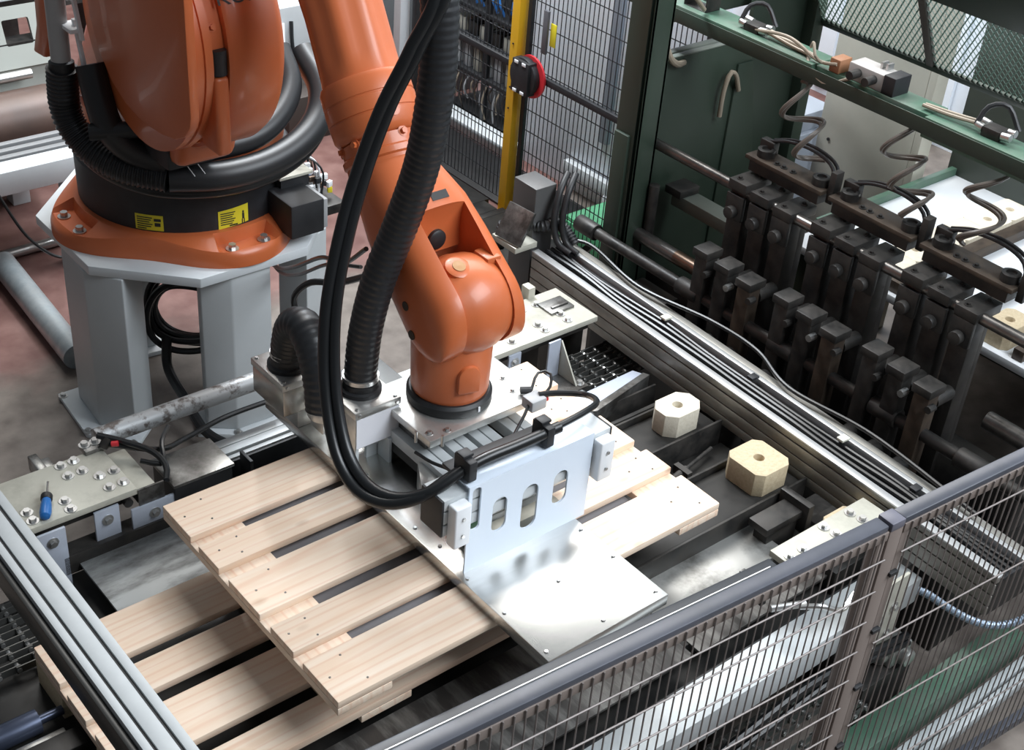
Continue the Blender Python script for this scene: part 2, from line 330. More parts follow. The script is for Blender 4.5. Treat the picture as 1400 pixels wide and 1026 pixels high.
b = MB(); b.bx(-.575, -.50, .596, .602, .60, .655); part('angle_end', b, STEELD, T, .001)
pr_ = corner(.66, 1.05, -.645, -.545, [(.684, -.594), (.736, -.595), (.854, -.566), (.859, -.605), (.962, -.569), (.969, -.607)])
pf = corner(.60, 1.06, .575, .79, [(.961, .652), (.957, .611), (.854, .641), (.854, .604), (.72, .65), (.72, .61), (.93, .74), (.87, .74)])
b = MB(); b.bx(.93, 1.03, .66, .735, .66, .668); b.bx(.95, 1.02, .68, .69, .668, .674); part('clamp_plate', b, STEELD, T, .0015)
b = MB(); b.bx(.86, .90, .80, .83, .60, .72); b.bx(.93, .96, .78, .82, .6, .70); part('stop_block', b, ZINC, T, .004)
# brackets below the plates
WB = mat('bracket_white', (.50, .55, .64), .4, .25, (.44, .48, .56), 8)
for x0, x1, z0, z1, yy in ((-.86, -.785, .42, .638, .585), (-.70, -.63, .50, .63, .60), (-.60, -.47, .53, .60, .592)):
    b = MB(); b.bx(x0, x1, yy, yy+.008, z0, z1); p = part('bracket_plate', b, WB, T, .0015)
    inst('bolt', BM, p, ((x0+x1)/2, yy, z1-.035), (PI/2, 0, 0))
b = MB(); b.bx(-.80, -.48, .585, .592, .475, .535); b.bx(-.80, -.48, .592, .64, .525, .535); part('dark_angle', b, DARK2, T, .001)
b = MB()
for k in range(3): b.cyl((-.60+k*.035, .605, .615), (-.60+k*.035, .63, .615), .013, n=14)
part('roller', b, DARK2, T)
b = MB(); b.bx(.835, .885, .555, .562, .50, .642); part('upright_bracket', b, WB, T, .001)
b = MB(); b.prism([(0, 0), (.09, 0), (0, .13)], (.888, .558, .505), Y*-1, Z, X*.006); part('gusset', b, ZINC, T, .001)
b = MB(); b.bx(.80, .93, .45, .565, .497, .505); p = part('foot_plate', b, STEELD, T, .001); inst('bolt', BM, p, (.91, .475, .505))
b = MB(); b.bx(.68, .73, .57, .577, .55, .64); p = part('bracket_plate', b, WB, T, .001); inst('bolt', BM, p, (.705, .57, .61), (PI/2, 0, 0))
b = MB(); b.prism([(.765, .30), (.79, .375), (1.055, .385), (1.07, .352)], (0, 0, .50), X, Y, Z*.055); part('wedge_guide', b, WB, T, .002)
b = MB(); b.prism([(.765, .295), (.80, .275), (1.08, .33), (1.07, .352)], (0, 0, .50), X, Y, Z*.06); part('wedge_edge', b, STEELD, T, .002)
# roller chains (links and pins) at the far right, lower left and behind the fence
LINK = None
def chain(x0, x1, y, z):
    b = MB(); n = int((x1-x0)/.05)
    for k in range(n):
        xx = x0+k*.05; o = .0045 if k % 2 else 0
        b.bx(xx-.006, xx+.056, y-.010-o, y-.007-o, z-.011, z+.011); b.bx(xx-.006, xx+.056, y+.007+o, y+.010+o, z-.011, z+.011)
    c = part('roller_chain', b, mat('chain_steel', (.10, .10, .095), .4, .6), T)
    b = MB()
    for k in range(n+1): b.cyl((x0+k*.05, y-.018, z), (x0+k*.05, y+.018, z), .0065, n=8)
    part('chain_pin', b, BOLT, c).__setitem__('kind', 'stuff')
for y in (.475, .525, .575, .625): chain(.92, 1.27, y, .475)
for y, z in ((.36, .47), (.41, .47), (.46, .47), (.51, .47), (.56, .47)): chain(-1.28, -.84, y, z)
for y, z in ((-.78, .25), (-.83, .2), (-.72, .25)): chain(-.2, .85, y, z)
b = MB(); b.cyl((-1.35, .17, .47), (-1.06, .17, .47), .03, n=18); b.cyl((-1.06, .17, .47), (-1.0, .17, .47), .012, n=12); part('air_cylinder', b, mat('blue_grey_tube', (.10, .12, .18), .3, .6), T)
b = MB(); b.bx(-1.35, -1.02, .10, .12, .44, .47); part('cylinder_bracket', b, STEELD, T, .002)
b = MB(); b.bx(-1.3, -1.05, -.2, .02, .44, .50); b.bx(-1.25, -1.0, .03, .09, .44, .49); part('drive_cover', b, DARK2, T, .004)
# white side beam seen through the fence, black rail and cables below it
b = MB(); b.bx(-1.25, 1.07, -.775, -.675, .43, .52); part('side_beam', b, ALUW, T, .003)
b = MB(); b.bx(-1.25, 1.07, -.675, -.66, .40, .50); part('beam_backing', b, BLK, T)
b = MB(); b.bx(.74, .95, -.80, -.79, .36, .62); p = part('end_plate', b, ZINC, T, .002)
for x, z in ((.80, .40), (.85, .40), (.80, .50), (.85, .5), (.91, .42), (.91, .52)): inst('bolt', BM, p, (x, -.80, z), (PI/2, 0, 0))
b = MB(); b.tube([(-.3, -.80, .40), (.2, -.80, .37), (.6, -.80, .41), (1.0, -.82, .38)], .012, n=8); b.tube([(-.3, -.82, .37), (.3, -.81, .35), (.7, -.81, .38), (1.0, -.83, .36)], .010, n=8); part('cable', b, CABLE, T)
b = MB(); b.bx(.02, .12, -.84, -.78, .27, .33); b.cyl((.16, -.83, .31), (.22, -.83, .31), .025, n=14); b.bx(.24, .30, -.85, -.79, .26, .31); part('gear_motor', b, STEELD, T, .003)
for x, m_ in ((.14, RED), (.19, GREENL), (.24, RED)): b = MB(); b.bx(x, x+.02, -.83, -.81, .335, .355); part('terminal', b, m_, T, .002)
b = MB(); b.tube([(.62, -.70, .60), (.66, -.74, .61), (.72, -.76, .58), (.78, -.75, .60)], .008, n=8); b.cyl((.55, -.66, .60), (.64, -.70, .60), .01, n=10); part('sensor_cable', b, BOLT, T)
b = MB(); b.bx(.605, .65, -.60, -.55, .57, .60); b.cyl((.62, -.62, .60), (.66, -.62, .60), .012, n=12); b.bx(.58, .60, -.61, -.52, .55, .61); part('latch', b, STEELD, T, .002)

# ------------------------------------------------------------------ pallets
def pallet(name, cx, cy, top, label, cat='pallet', n=5, blocks=False):
    R_ = root(name, (cx, cy, top-(.1195 if blocks else .044)), label, cat)
    ys = [(.2550, .4), (.1175, .2175), (-.0725, .0725), (-.2175, -.1175), (-.4, -.255)]
    yend = ys[n-1][0]
    for y0, y1 in ys[:n]:
        b = MB(); b.bx(cx-.6, cx+.6, cy+y0, cy+y1, top-.022, top)
        d = part('deck_board', b, WOOD, R_, .0035, 2)
        w = y1-y0
        for sx in (-1, 0, 1):
            for q in ((-.3, .1), (.02, -.28), (.3, .14)):
                inst('nail_head', NAIL, d, (cx+sx*.53+q[1]*.13+random.uniform(-.012, .012), cy+(y0+y1)/2+q[0]*w+random.uniform(-.006, .006), top-.0012))
    for x0 in (-.6, -.0725, .455):
        b = MB(); b.bx(cx+x0, cx+x0+.145, cy+yend, cy+.4, top-.044, top-.0222); part('cross_board', b, WOODY, R_, .002)
        if blocks:
            for y0, y1 in ((.255, .4), (-.0725, .0725)): b = MB(); b.bx(cx+x0, cx+x0+.145, cy+y0, cy+y1, top-.1195, top-.0442); part('spacer_block', b, CHIP, R_, .002)
    return R_
def wood_y():
    m = MATS['pine_boards'].copy(); m.name = 'pine_cross_boards'
    for n in m.node_tree.nodes:
        if n.type == 'MAPPING':
            s = n.inputs['Scale'].default_value; n.inputs['Scale'].default_value = (s[1], s[0], s[2])
        if n.type == 'TEX_WAVE': n.bands_direction = 'X'
    return m
WOODY = wood_y()
pallet('pallet_deck', 0, 0, .75, 'upper wooden pallet deck clamped under the gripper plate')
pallet('pallet_deck', -.40, -.09, .56, 'lower wooden pallet deck lying beneath the raised one on the table', n=4, blocks=True)
# ------------------------------------------------------------------ pressed wood blocks
def block(cx, cy, z0, lx, ly, h, ch, m, label, rz=0, group=None):
    hx, hy = lx/2, ly/2
    out = [(hx, -hy+ch), (hx, hy-ch), (hx-ch, hy), (-hx+ch, hy), (-hx, hy-ch), (-hx, -hy+ch), (-hx+ch, -hy), (hx-ch, -hy)]
    b = slotted(out, [circ(0, 0, .0165)], (cx, cy, z0), X, Y, Z*h)
    for v in b.b.verts: v.co = Matrix.Translation((cx, cy, 0)) @ Matrix.Rotation(rz, 4, 'Z') @ Matrix.Translation((-cx, -cy, 0)) @ v.co
    return one('wood_block', b, m, label, 'block', group, bevel=.0015)
block(.955, .092, .5555, .148, .105, .078, .03, CHIPL, 'pale narrow pressed-wood block with a hole standing in the dark channel')
block(.968, -.232, .5555, .142, .145, .078, .022, CHIP, 'tan square pressed-wood block with a large central hole in the channel')
block(1.00, -.545, .52, .145, .10, .078, .03, CHIP, 'pressed-wood block half hidden behind the bolted near corner plate')

# ------------------------------------------------------------------ screwdriver
Sd = root('screwdriver', (-.82, .59, .66), 'small screwdriver with blue handle lying on the bolted plate', 'screwdriver')
d_ = Vector((.058, .115, 0)).normalized(); p0 = Vector((-.826, .605, .676))
b = MB(); b.lathe(p0, d_, [(0, .006), (.004, .013), (.02, .0155), (.045, .0145), (.068, .012)], 14); part('handle', b, BLUE, Sd)
b = MB(); b.lathe(p0, d_, [(.068, .013), (.072, .0155), (.086, .0155), (.092, .009)], 14); part('collar', b, BLKR, Sd)
b = MB(); b.cyl(p0+d_*.09, p0+d_*.145, .003, n=8); part('shaft', b, BOLT, Sd)

# ------------------------------------------------------------------ aluminium rails
Lr = root('aluminium_rail', (-1.0, 0, .82), 'white aluminium profile rail with two black slots crossing above the lower pallet', 'rail')
for x0, x1 in ((-1.045, -1.028), (-1.021, -.986), (-.978, -.957)):
    b = MB(); b.bx(x0, x1, -.87, 1.2, .86, .90); part('profile_strip', b, mat('rail_anodised', (.43, .455, .465), .5, .05, (.40, .425, .435), 20), Lr, .001)
b = MB(); b.bx(-1.043, -.959, -.87, 1.2, .82, .894); part('profile_core', b, BLK, Lr)
b = MB(); b.bx(-1.062, -1.045, -.87, 1.2, .815, .885); part('side_cover', b, mat('black_cover', (.03, .03, .028), .35), Lr, .004)
for y in (-.82, 1.1): b = MB(); b.bx(-1.04, -.96, y-.04, y+.04, 0, .82); part('post', b, ALUW, Lr, .003)

Rr = root('guide_rail', (1.10, .2, .54), 'long dull aluminium beam carrying cables along the nailing machine', 'rail', rz=0)
b = MB()
RALU = mat('dull_aluminium', (.36, .35, .32), .45, .6, (.27, .26, .235), 8, rvar=.1)
for z0, z1 in ((.545, .575), (.579, .615), (.619, .655), (.66, .678)):
    b = MB(); b.bx(1.10, 1.115, -.98, 1.0, z0, z1); part('face_strip', b, RALU, Rr, .001)
b = MB(); b.bx(1.105, 1.27, -.98, 1.0, .545, .66); part('beam_core', b, DARK, Rr)
BR = mat('bright_edge', (.62, .63, .63), .35, .6)
b = MB(); b.bx(1.100, 1.128, -.98, 1.0, .672, .682); part('top_strip', b, BR, Rr, .001)
b = MB(); b.bx(1.215, 1.232, -.98, 1.0, .66, .686); part('top_strip', b, BR, Rr, .001)
b = MB(); b.bx(1.245, 1.272, -.98, 1.0, .63, .676); part('top_strip', b, RALU, Rr, .001)
b = MB(); b.bx(1.13, 1.212, -.98, 1.0, .655, .664); part('cable_channel', b, BLK, Rr)
for y in (.1, .9): b = MB(); b.bx(1.13, 1.25, y-.05, y+.05, 0, .545); part('post', b, DARK2, Rr, .003)
for y in (.42, .02, -.35, -.62): b = MB(); b.bx(1.19, 1.222, y-.012, y+.012, .684, .692); part('cable_clip', b, mat('cream_clip', (.75, .74, .62), .5) if y in (.42, -.35) else BLK, Rr, .001)
Rr.rotation_euler[2] = -.036
def wob(y0, y1, x, z, amp, n=10, ph=0.): return [(x-.036*(y0+(y1-y0)*k/n)*-1*0+amp*math.sin(1.7*k+ph), y0+(y1-y0)*k/n, z+.004*math.sin(2.3*k+ph)) for k in range(n+1)]
def rz_(pts): return [(1.10+(p[0]-1.10)*1+.036*(p[1]-.2), p[1], p[2]) for p in pts]
for i, (x, z, r, a) in enumerate(((1.150, .674, .0085, .004), (1.172, .674, .0085, .005), (1.193, .672, .007, .006))):
    b = MB(); b.tube(rz_(wob(.98, -.97, x, z, a, ph=i)), r, n=8)
    one('cable', b, CABLE, 'black cable clipped along the channel on top of the long beam', 'cable', 'cables on the beam')
b = MB(); b.tube(rz_([(1.26, .98, .69), (1.285, .88, .70), (1.25, .6, .695), (1.30, .3, .705), (1.31, .1, .70), (1.25, -.1, .695), (1.28, -.4, .70), (1.25, -.8, .695)]), .007, n=8)
one('cable', b, CABLE, 'loose black cable looping beside the long beam', 'cable')
# ------------------------------------------------------------------ fence in front of the table
FO = Vector((.356, -1.027, 0)); FE = Vector((.99731, -.0734, 0)); FN = Vector((-.0734, -.99731, 0)); FRZ = math.atan2(FE.y, FE.x)
def fp(s, off, z): return FO+FE*s+FN*off+Z*z
def fbox(mb, s0, s1, o0, o1, z0, z1):
    return mb.box(fp((s0+s1)/2, (o0+o1)/2, (z0+z1)/2), (abs(s1-s0), abs(o1-o0), abs(z1-z0)), rz=FRZ)
def wire_v(z0, z1, r=.0019):
    b = MB(); b.cyl((0, 0, z0), (0, 0, z1), r, n=6); return mk(b, WIREM)
WV = wire_v(.12, 1.238)
def fence(s0, s1, hp, pitch, label):
    R_ = root('mesh_fence', fp((s0+s1)/2, 0, 0), label, 'fence')
    b = fbox(MB(), s0, s1, -.030, .006, 1.227, 1.25); part('top_rail', b, RAILB, R_, .004)
    b = fbox(MB(), s0, s1, .004, .009, 1.212, 1.236); part('frame_strip', b, POSTM, R_, .001)
    b = fbox(MB(), s0, s1, -.02, .006, .10, .13); part('bottom_rail', b, RAILB, R_, .003)
    n = int((s1-s0)/pitch)
    for k in range(n): inst('wire', WV, R_, fp(s0+.02+k*pitch, .0115, 0))
    z = 1.165
    hm = MB(); hm.cyl((-(s1-s0)/2, 0, 0), ((s1-s0)/2, 0, 0), .0021, n=6); hm = mk(hm, WIREM)
    while z > .12: inst('wire', hm, R_, fp((s0+s1)/2, .0165, z), (0, 0, FRZ)); z -= hp
    for ss in (s0+.012, s1-.012): b = fbox(MB(), ss-.012, ss+.012, -.015, .006, .12, 1.23); part('frame_upright', b, POSTM, R_, .002)
    return R_
f1 = fence(-1.9, -.025, .09, .0245, 'dark wire mesh fence panel in front of the white table beam')
b = fbox(MB(), -1.9, -.28, -.078, -.042, 1.19, 1.215); part('rear_rail', b, mat('dark_steel_bar', (.025, .028, .034), .35, .3), f1, .004)
b = fbox(MB(), -1.9, -.33, -.0325, -.0305, 1.23, 1.2503); part('edge_trim', b, BR, f1)
fence(.025, 1.5, .27, .0265, 'dark wire mesh fence panel standing before the green floor beam')
Fp = root('fence_post', fp(0, 0, 0), 'brown square steel fence post joining the two mesh panels', 'post')
b = fbox(MB(), -.021, .021, -.028, .009, 0, 1.24); part('tube', b, POSTM, Fp, .003)
b = fbox(MB(), -.021, .021, -.031, .010, 1.232, 1.254); part('cap', b, mat('post_cap', (.12, .12, .15), .4), Fp, .003)
b = fbox(MB(), -.06, .06, -.06, .06, 0, .01); part('foot', b, POSTM, Fp, .002)
for z in (.55, .75, .93, 1.1): b = fbox(MB(), .015, .040, .006, .016, z-.005, z+.005); part('panel_clip', b, BLK, Fp, .001)

# things on the floor behind the fence
b = MB(); b.bx(.45, 1.60, -.90, -.815, .0, .10); one('floor_beam', b, GREENL, 'green painted steel beam on the floor behind the mesh fence', 'beam', bevel=.004)
b = MB(); b.bx(.75, 2.0, -.985, -.955, .0, .035); b.bx(.75, 2.0, -.945, -.915, .0, .03); one('floor_track', b, GREYP, 'pale grey double floor track just behind the mesh fence', 'track', bevel=.004)
Gb = root('gear_box', (.98, -.72, 0), 'small silver gearbox on a dark stand behind the fence', 'gearbox')
b = MB(); b.bx(.93, 1.16, -.78, -.66, 0, .16); part('stand', b, DARK2, Gb, .004)
b = MB(); b.bx(1.06, 1.15, -.77, -.68, .16, .23); b.cyl((1.03, -.73, .2), (1.06, -.73, .2), .03, n=16); b.cyl((1.105, -.77, .2), (1.105, -.80, .2), .028, n=16); part('housing', b, ALU, Gb, .006)
b = MB(); b.tube([(1.00, -.70, .20), (1.06, -.69, .27), (1.12, -.672, .325), (1.19, -.665, .335), (1.25, -.71, .315), (1.305, -.77, .27), (1.36, -.83, .235), (1.42, -.88, .225), (1.49, -.92, .25), (1.56, -.95, .32)], .0115, n=10, ridge=.0012, pitch=.010)
one('flexible_conduit', b, mat('pale_conduit', (.34, .42, .52), .3, .3), 'pale ribbed flexible conduit curving behind the mesh fence', 'conduit')
b = MB(); b.bx(1.14, 1.36, -.60, -.20, 0, .30); b.bx(1.16, 1.34, -.55, -.3, .30, .34); one('floor_cabinet', b, DARK2, 'low dark machine cover on the floor beyond the mesh fence', 'cover', bevel=.006)

# ------------------------------------------------------------------ robot pedestal
PC = Vector((.27, 1.89, 0))
Pd = root('robot_pedestal', PC, 'light grey welded steel pedestal carrying the orange robot', 'pedestal')
def octa(h, c): return [(h, -c), (h, c), (c, h), (-c, h), (-h, c), (-h, -c), (-c, -h), (c, -h)]
b = MB(); b.prism(octa(.47, .205), PC+Z*.655, X, Y, Z*.035); part('top_plate', b, WHITEP, Pd, .003)
legs = [[(-.19, 1.93), (-.205, 1.725), (-.125, 1.60), (-.01, 1.70), (-.04, 1.93)],
        [(.10, 1.50), (.185, 1.435), (.335, 1.435), (.36, 1.60), (.14, 1.60)],
        [(.52, 1.50), (.64, 1.56), (.70, 1.72), (.60, 1.80), (.50, 1.66)],
        [(.0, 2.22), (.02, 2.10), (.20, 2.08), (.22, 2.30), (.08, 2.32)]]
for i, L_ in enumerate(legs):
    b = MB(); b.prism(L_, (0, 0, .018), X, Y, Z*.637); p = part('leg', b, GREYP, Pd, .006, 3)
    cx = sum(a for a, _ in L_)/5; cy = sum(c for _, c in L_)/5
    out = [(cx+(a-cx)*1.35+(-.03 if i == 0 else 0), cy+(c-cy)*1.35) for a, c in L_]
    b = MB(); b.prism(out, (0, 0, 0), X, Y, Z*.018); f = part('foot_plate', b, WHITEP, Pd, .002)
    for j in (0, 1, 2, 3): inst('bolt', BM, f, (cx+(L_[j][0]-cx)*1.22+(-.03 if i == 0 else 0), cy+(L_[j][1]-cy)*1.2, .018))

# ------------------------------------------------------------------ industrial robot
Rb = root('industrial_robot', (PC.x, PC.y, .69), 'orange six-axis industrial robot arm reaching over the pallets', 'robot')
# base casting: polar height field with four bolt lobes
def base_cast():
    b = bmesh.new(); n = 192; rr = [.350, .372, .382, .388, .40, .415, .43, .445, .457, .463, None]
    grid = []
    for i in range(n):
        th = 2*PI*i/n; c4 = math.cos(4*th); ro = .435+.042*c4; row = []
        near = abs(((th+PI/4) % (PI/2))-PI/4)
        for r in rr:
            r_ = ro if r is None else min(r, ro-.002-(.463-r)*.02)
            z = .782-max(0, r_-.385)*.40-.012*(1-c4)*(r_-.36)/.1
            if near < .25 and .384 < r_ < .458: z = .738
            if r is None: z -= .004
            row.append(b.verts.new((PC.x+r_*math.cos(th), PC.y+r_*math.sin(th), z)))
        row.append(b.verts.new((PC.x+(ro+.006)*math.cos(th), PC.y+(ro+.006)*math.sin(th), row[-1].co.z-.014)))
        row.append(b.verts.new((PC.x+(ro+.006)*math.cos(th), PC.y+(ro+.006)*math.sin(th), .6905)))
        row.append(b.verts.new((PC.x+.35*math.cos(th), PC.y+.35*math.sin(th), .6905)))
        grid.append(row)
    for i in range(n):
        a, c = grid[i], grid[(i+1) % n]
        for k in range(len(a)-1): b.faces.new((a[k], a[k+1], c[k+1], c[k]))
    bmesh.ops.recalc_face_normals(b, faces=list(b.faces)); m = MB(); m.b.free(); m.b = b; return m
bs = part('base_casting', base_cast(), ORANGE, Rb, ang=40)
BB = bolt_mesh(.013, .02)
for q in range(4):
    for dth in (-.14, .14):
        th = q*PI/2+dth; inst('bolt', BB, bs, PC+Vector((.43*math.cos(th), .43*math.sin(th), .738)), (0, 0, th))
b = MB(); b.lathe(PC, Z, [(.70, .30), (.70, .362), (.94, .366), (.955, .355), (.955, .25)], 64); cy_ = part('base_drum', b, BLK, Rb)
def curved_label(th0, th1, z0, z1, r, m, name, parent, slant=0.):
    R0 = []
    b = bmesh.new(); n = 8; A = []
    for i in range(n+1):
        t = i/n; th = th0+(th1-th0)*t; dz = slant*t; col = []
        for rr_ in (r, r+.0008): col.append((b.verts.new((PC.x+rr_*math.cos(th), PC.y+rr_*math.sin(th), z0+dz)), b.verts.new((PC.x+rr_*math.cos(th), PC.y+rr_*math.sin(th), z1+dz))))
        A.append(col)
    for p, q in zip(A, A[1:]):
        for k in (0, 1): b.faces.new((p[k][0], q[k][0], q[k][1], p[k][1]))
        b.faces.new((p[0][1], q[0][1], q[1][1], p[1][1])); b.faces.new((p[0][0], q[0][0], q[1][0], p[1][0]))
    for e in (A[0], A[-1]): b.faces.new((e[0][0], e[0][1], e[1][1], e[1][0]))
    bmesh.ops.recalc_face_normals(b, faces=list(b.faces)); m_ = MB(); m_.b.free(); m_.b = b
    return part(name, m_, m, parent)
def ang_of(x, y): return math.atan2(y-PC.y, x-PC.x)
for k, (a0, a1, z0, z1, sl) in enumerate(((-2.515, -2.255, .787, .843, .0), (-1.765, -1.465, .782, .848, .008))):
    lb = curved_label(a0, a1, z0, z1, .3648, LABELY, 'warning_label', Rb, sl)
    w = a1-a0
    for j in range(6):
        zz = z1-.010-j*.008
        e = a0+w*(.55 if k else .62 if j < 5 else .5)
        curved_label(a0+w*.07, e-w*.05*(j % 3), zz-.002, zz+.0015, .3657, INK, 'print', lb)
    if not k: curved_label(a0+w*.68, a0+w*.92, z1-.022, z1-.012, .3657, INK, 'print', lb); curved_label(a0+w*.7, a0+w*.9, z1-.040, z1-.027, .3657, INK, 'print', lb)
    else:  # walking figure pictogram
        c = a0+w*.82
        curved_label(c-.008, c+.008, z0+.044, z0+.052, .3657, INK, 'print', lb); curved_label(c-.011, c+.011, z0+.022, z0+.043, .3657, INK, 'print', lb)
        curved_label(c-.016, c-.006, z0+.006, z0+.022, .3657, INK, 'print', lb); curved_label(c+.005, c+.015, z0+.006, z0+.022, .3657, INK, 'print', lb)
        curved_label(a0+w*.35, a0+w*.62, z0+.006, z0+.011, .3657, INK, 'print', lb)
b = MB(); b.lathe(PC, Z, [(.95, .26), (.958, .335), (.985, .345), (1.08, .345), (1.13, .33), (1.16, .28)], 48); part('rotating_column', b, ORANGE, Rb)
b = MB(); b.prism([(1.30, 1.16), (1.22, 1.40), (1.30, 1.75), (1.55, 1.78), (1.80, 1.55), (2.02, 1.20), (2.02, 1.13)], (-.05, 0, 0), Y, Z, X*.20); part('shoulder_casting', b, ORANGE, Rb, .03, 3)
AY, AZ = 1.375, 1.58
# link arm: rounded plate whose outer face turns to -X
poly = [(1.015, 2.2), (1.015, 1.46), (1.025, 1.425), (1.06, 1.385), (1.12, 1.355), (1.20, 1.338), (1.32, 1.332), (1.42, 1.35), (1.50, 1.39), (1.57, 1.46), (1.61, 1.55), (1.62, 1.66), (1.62, 2.2), (1.5, 2.75), (1.16, 2.75)]
b = MB(); b.prism(poly, (-.142, 0, 0), Y, Z, X*.028); part('link_arm', b, ORANGE, Rb, .005, 2)
b = MB(); b.lathe((-.113, AY, AZ), X, [(0, .30), (.002, .345), (.024, .345), (.026, .341), (.030, .341), (.032, .347), (.055, .347), (.057, .334), (.098, .332), (.10, .28)], 64); gr = part('gear_ring', b, ORANGE, Rb)
for k in range(20):
    th = 2*PI*k/20; p = Vector((-.044, AY+.333*math.cos(th), AZ+.333*math.sin(th)))
    bb = MB(); inst('bolt', BMO, gr, p, Vector((.0, math.cos(th), math.sin(th))).to_track_quat('Z', 'Y').to_euler())
b = MB(); b.lathe((-.015, AY, AZ), X, [(0, .22), (.001, .353), (.012, .36), (.15, .36), (.172, .350), (.182, .335), (.186, .20)], 72); dr = part('arm_drum', b, ORANGE, Rb)
tm = text_mesh('KUKA', .06, INK)
for v in tm.vertices:
    x, y, z = v.co; th = 2.635-y/.36
    v.co = Vector((.062+x*1.12, AY+(.3605+z)*math.cos(th), AZ+(.3605+z)*math.sin(th)))-Vector((PC.x, PC.y, .69))
o = bpy.data.objects.new('lettering', tm); COL.objects.link(o); o.parent = dr
b = MB(); b.cyl((-.036, 1.045, 1.555), (-.036, 1.045, 1.625), .024, n=20); part('rubber_buffer', b, BLKR, Rb)
b = MB(); b.bx(-.06, -.016, 1.02, 1.12, 1.32, 1.552); part('buffer_boss', b, ORANGE, Rb, .012, 3)
b = MB(); b.bx(-.06, .10, 1.34, 1.50, 1.14, 1.26); part('motor_flange', b, BLK, Rb, .01)
b = MB(); b.cyl((-.20, 1.56, 1.215), (.10, 1.40, 1.235), .026, n=16); part('cross_hose', b, HOSE, Rb)
# far orange counter arm and grey guide pipe at the back of the column
b = MB(); b.prism([(0, 0), (.07, .0), (.12, .10), (.13, .24), (.10, .40), (.03, .42), (.05, .24), (.04, .10)], (-.18, 1.98, 1.32), Y*-1+X*.1, Z, X*.05); part('cable_bracket', b, ORANGE, Rb, .008)
b = MB(); b.cyl((-.205, 1.70, 1.375), (-.185, 1.735, 2.1), .030, n=20); part('guide_pipe', b, PIPEG, Rb)
b = MB(); b.lathe((-.205, 1.70, 1.345), (.02, .035, .72), [(0, .03), (.0, .038), (.045, .038), (.05, .031)], 20); part('pipe_collar', b, BLKR, Rb)
for i in range(2): b = MB(); b.prism([(0, 0), (.014, 0), (-.03, .15), (-.046, .15)], (-.175, 1.62, 1.38+i*.10), Y*-1, Z, X*.012); b.bx(-.2, -.16, 1.62, 1.70, 1.50+i*.1, 1.512+i*.1); part('pipe_holder', b, PLASTW, Rb, .001)
# hose bundle looping round the column
H3 = [(-.205, 1.70, 1.37), (-.205, 1.71, 1.30), (-.203, 1.715, 1.245), (-.195, 1.695, 1.18), (-.162, 1.635, 1.115), (-.10, 1.55, 1.075), (.0, 1.465, 1.055), (.145, 1.402, 1.052), (.30, 1.388, 1.06), (.44, 1.41, 1.09), (.545, 1.46, 1.14), (.60, 1.53, 1.21), (.61, 1.66, 1.28)]
b = MB(); b.tube(H3[:7], .046, n=16, ridge=.0022, pitch=.014); part('ring_hose', b, HOSE, Rb)
b = MB(); b.tube(H3[6:], .046, n=16); part('ring_hose_sleeve', b, HOSE, Rb)
b = MB(); b.tube([(p[0]+.015, p[1]+.02, p[2]-.062) for p in H3[3:]], .022, n=14); part('ring_hose', b, CABLE, Rb)
b = MB(); b.tube([(.0, 1.52, 1.11), (.14, 1.46, 1.12), (.30, 1.45, 1.13), (.42, 1.49, 1.17), (.50, 1.56, 1.23), (.52, 1.66, 1.31)], .040, n=14); part('ring_hose', b, HOSE, Rb)
b = MB(); b.tube([(-.15, 1.62, 1.40), (-.15, 1.58, 1.30), (-.14, 1.55, 1.22), (-.09, 1.52, 1.15), (.0, 1.48, 1.10)], .045, n=14); part('ring_hose', b, HOSE, Rb)
for x in (.05, .085): b = MB(); b.cyl((x, 1.385, 1.08), (x-.01, 1.42, 1.108), .0014, n=6); part('cable_tie', b, PLASTW, Rb)
# connector box on the base
b = MB(); b.bx(.40, .53, 1.40, 1.56, .745, .87); cb = part('connector_box', b, BLK, Rb, .006)
b = MB(); b.bx(.53, .55, 1.41, 1.55, .75, .86); part('connector_hood', b, GLASSG, cb, .004)
b = MB(); b.bx(.43, .56, 1.52, 1.62, .905, .915); part('cover_plate', b, ZINC, Rb, .001)
b = MB(); b.bx(.44, .55, 1.53, 1.61, .86, .905); part('cover_box', b, BLK, Rb)
cc = [LABELY, PLASTW, PLASTW, BLUE, PLASTW, COPPER, PLASTW, BLK, PLASTW]
for i in range(18):
    x = .585+random.uniform(-.03, .05); y = 1.52+random.uniform(-.05, .10); z = .80+random.uniform(0, .10)
    b = MB(); b.box((x, y, z), (random.uniform(.012, .03), .014, .02), rz=random.uniform(-.5, .5)); part('plug', b, cc[i % 9], Rb, .001)
b = MB(); b.bx(.55, .66, 1.47, 1.68, .755, .79); part('plug_plate', b, DARK2, Rb, .002)
for i in range(5):
    b = MB(); y = 1.5+.03*i; b.tube([(.58+.01*i, y, .82), (.60, y+.02, .90+.01*i), (.56, y+.05, .95), (.52, y+.07, .93)], .004, n=6); part('lead', b, [CABLE, PLASTW, CABLE, COPPER, CABLE][i], Rb)
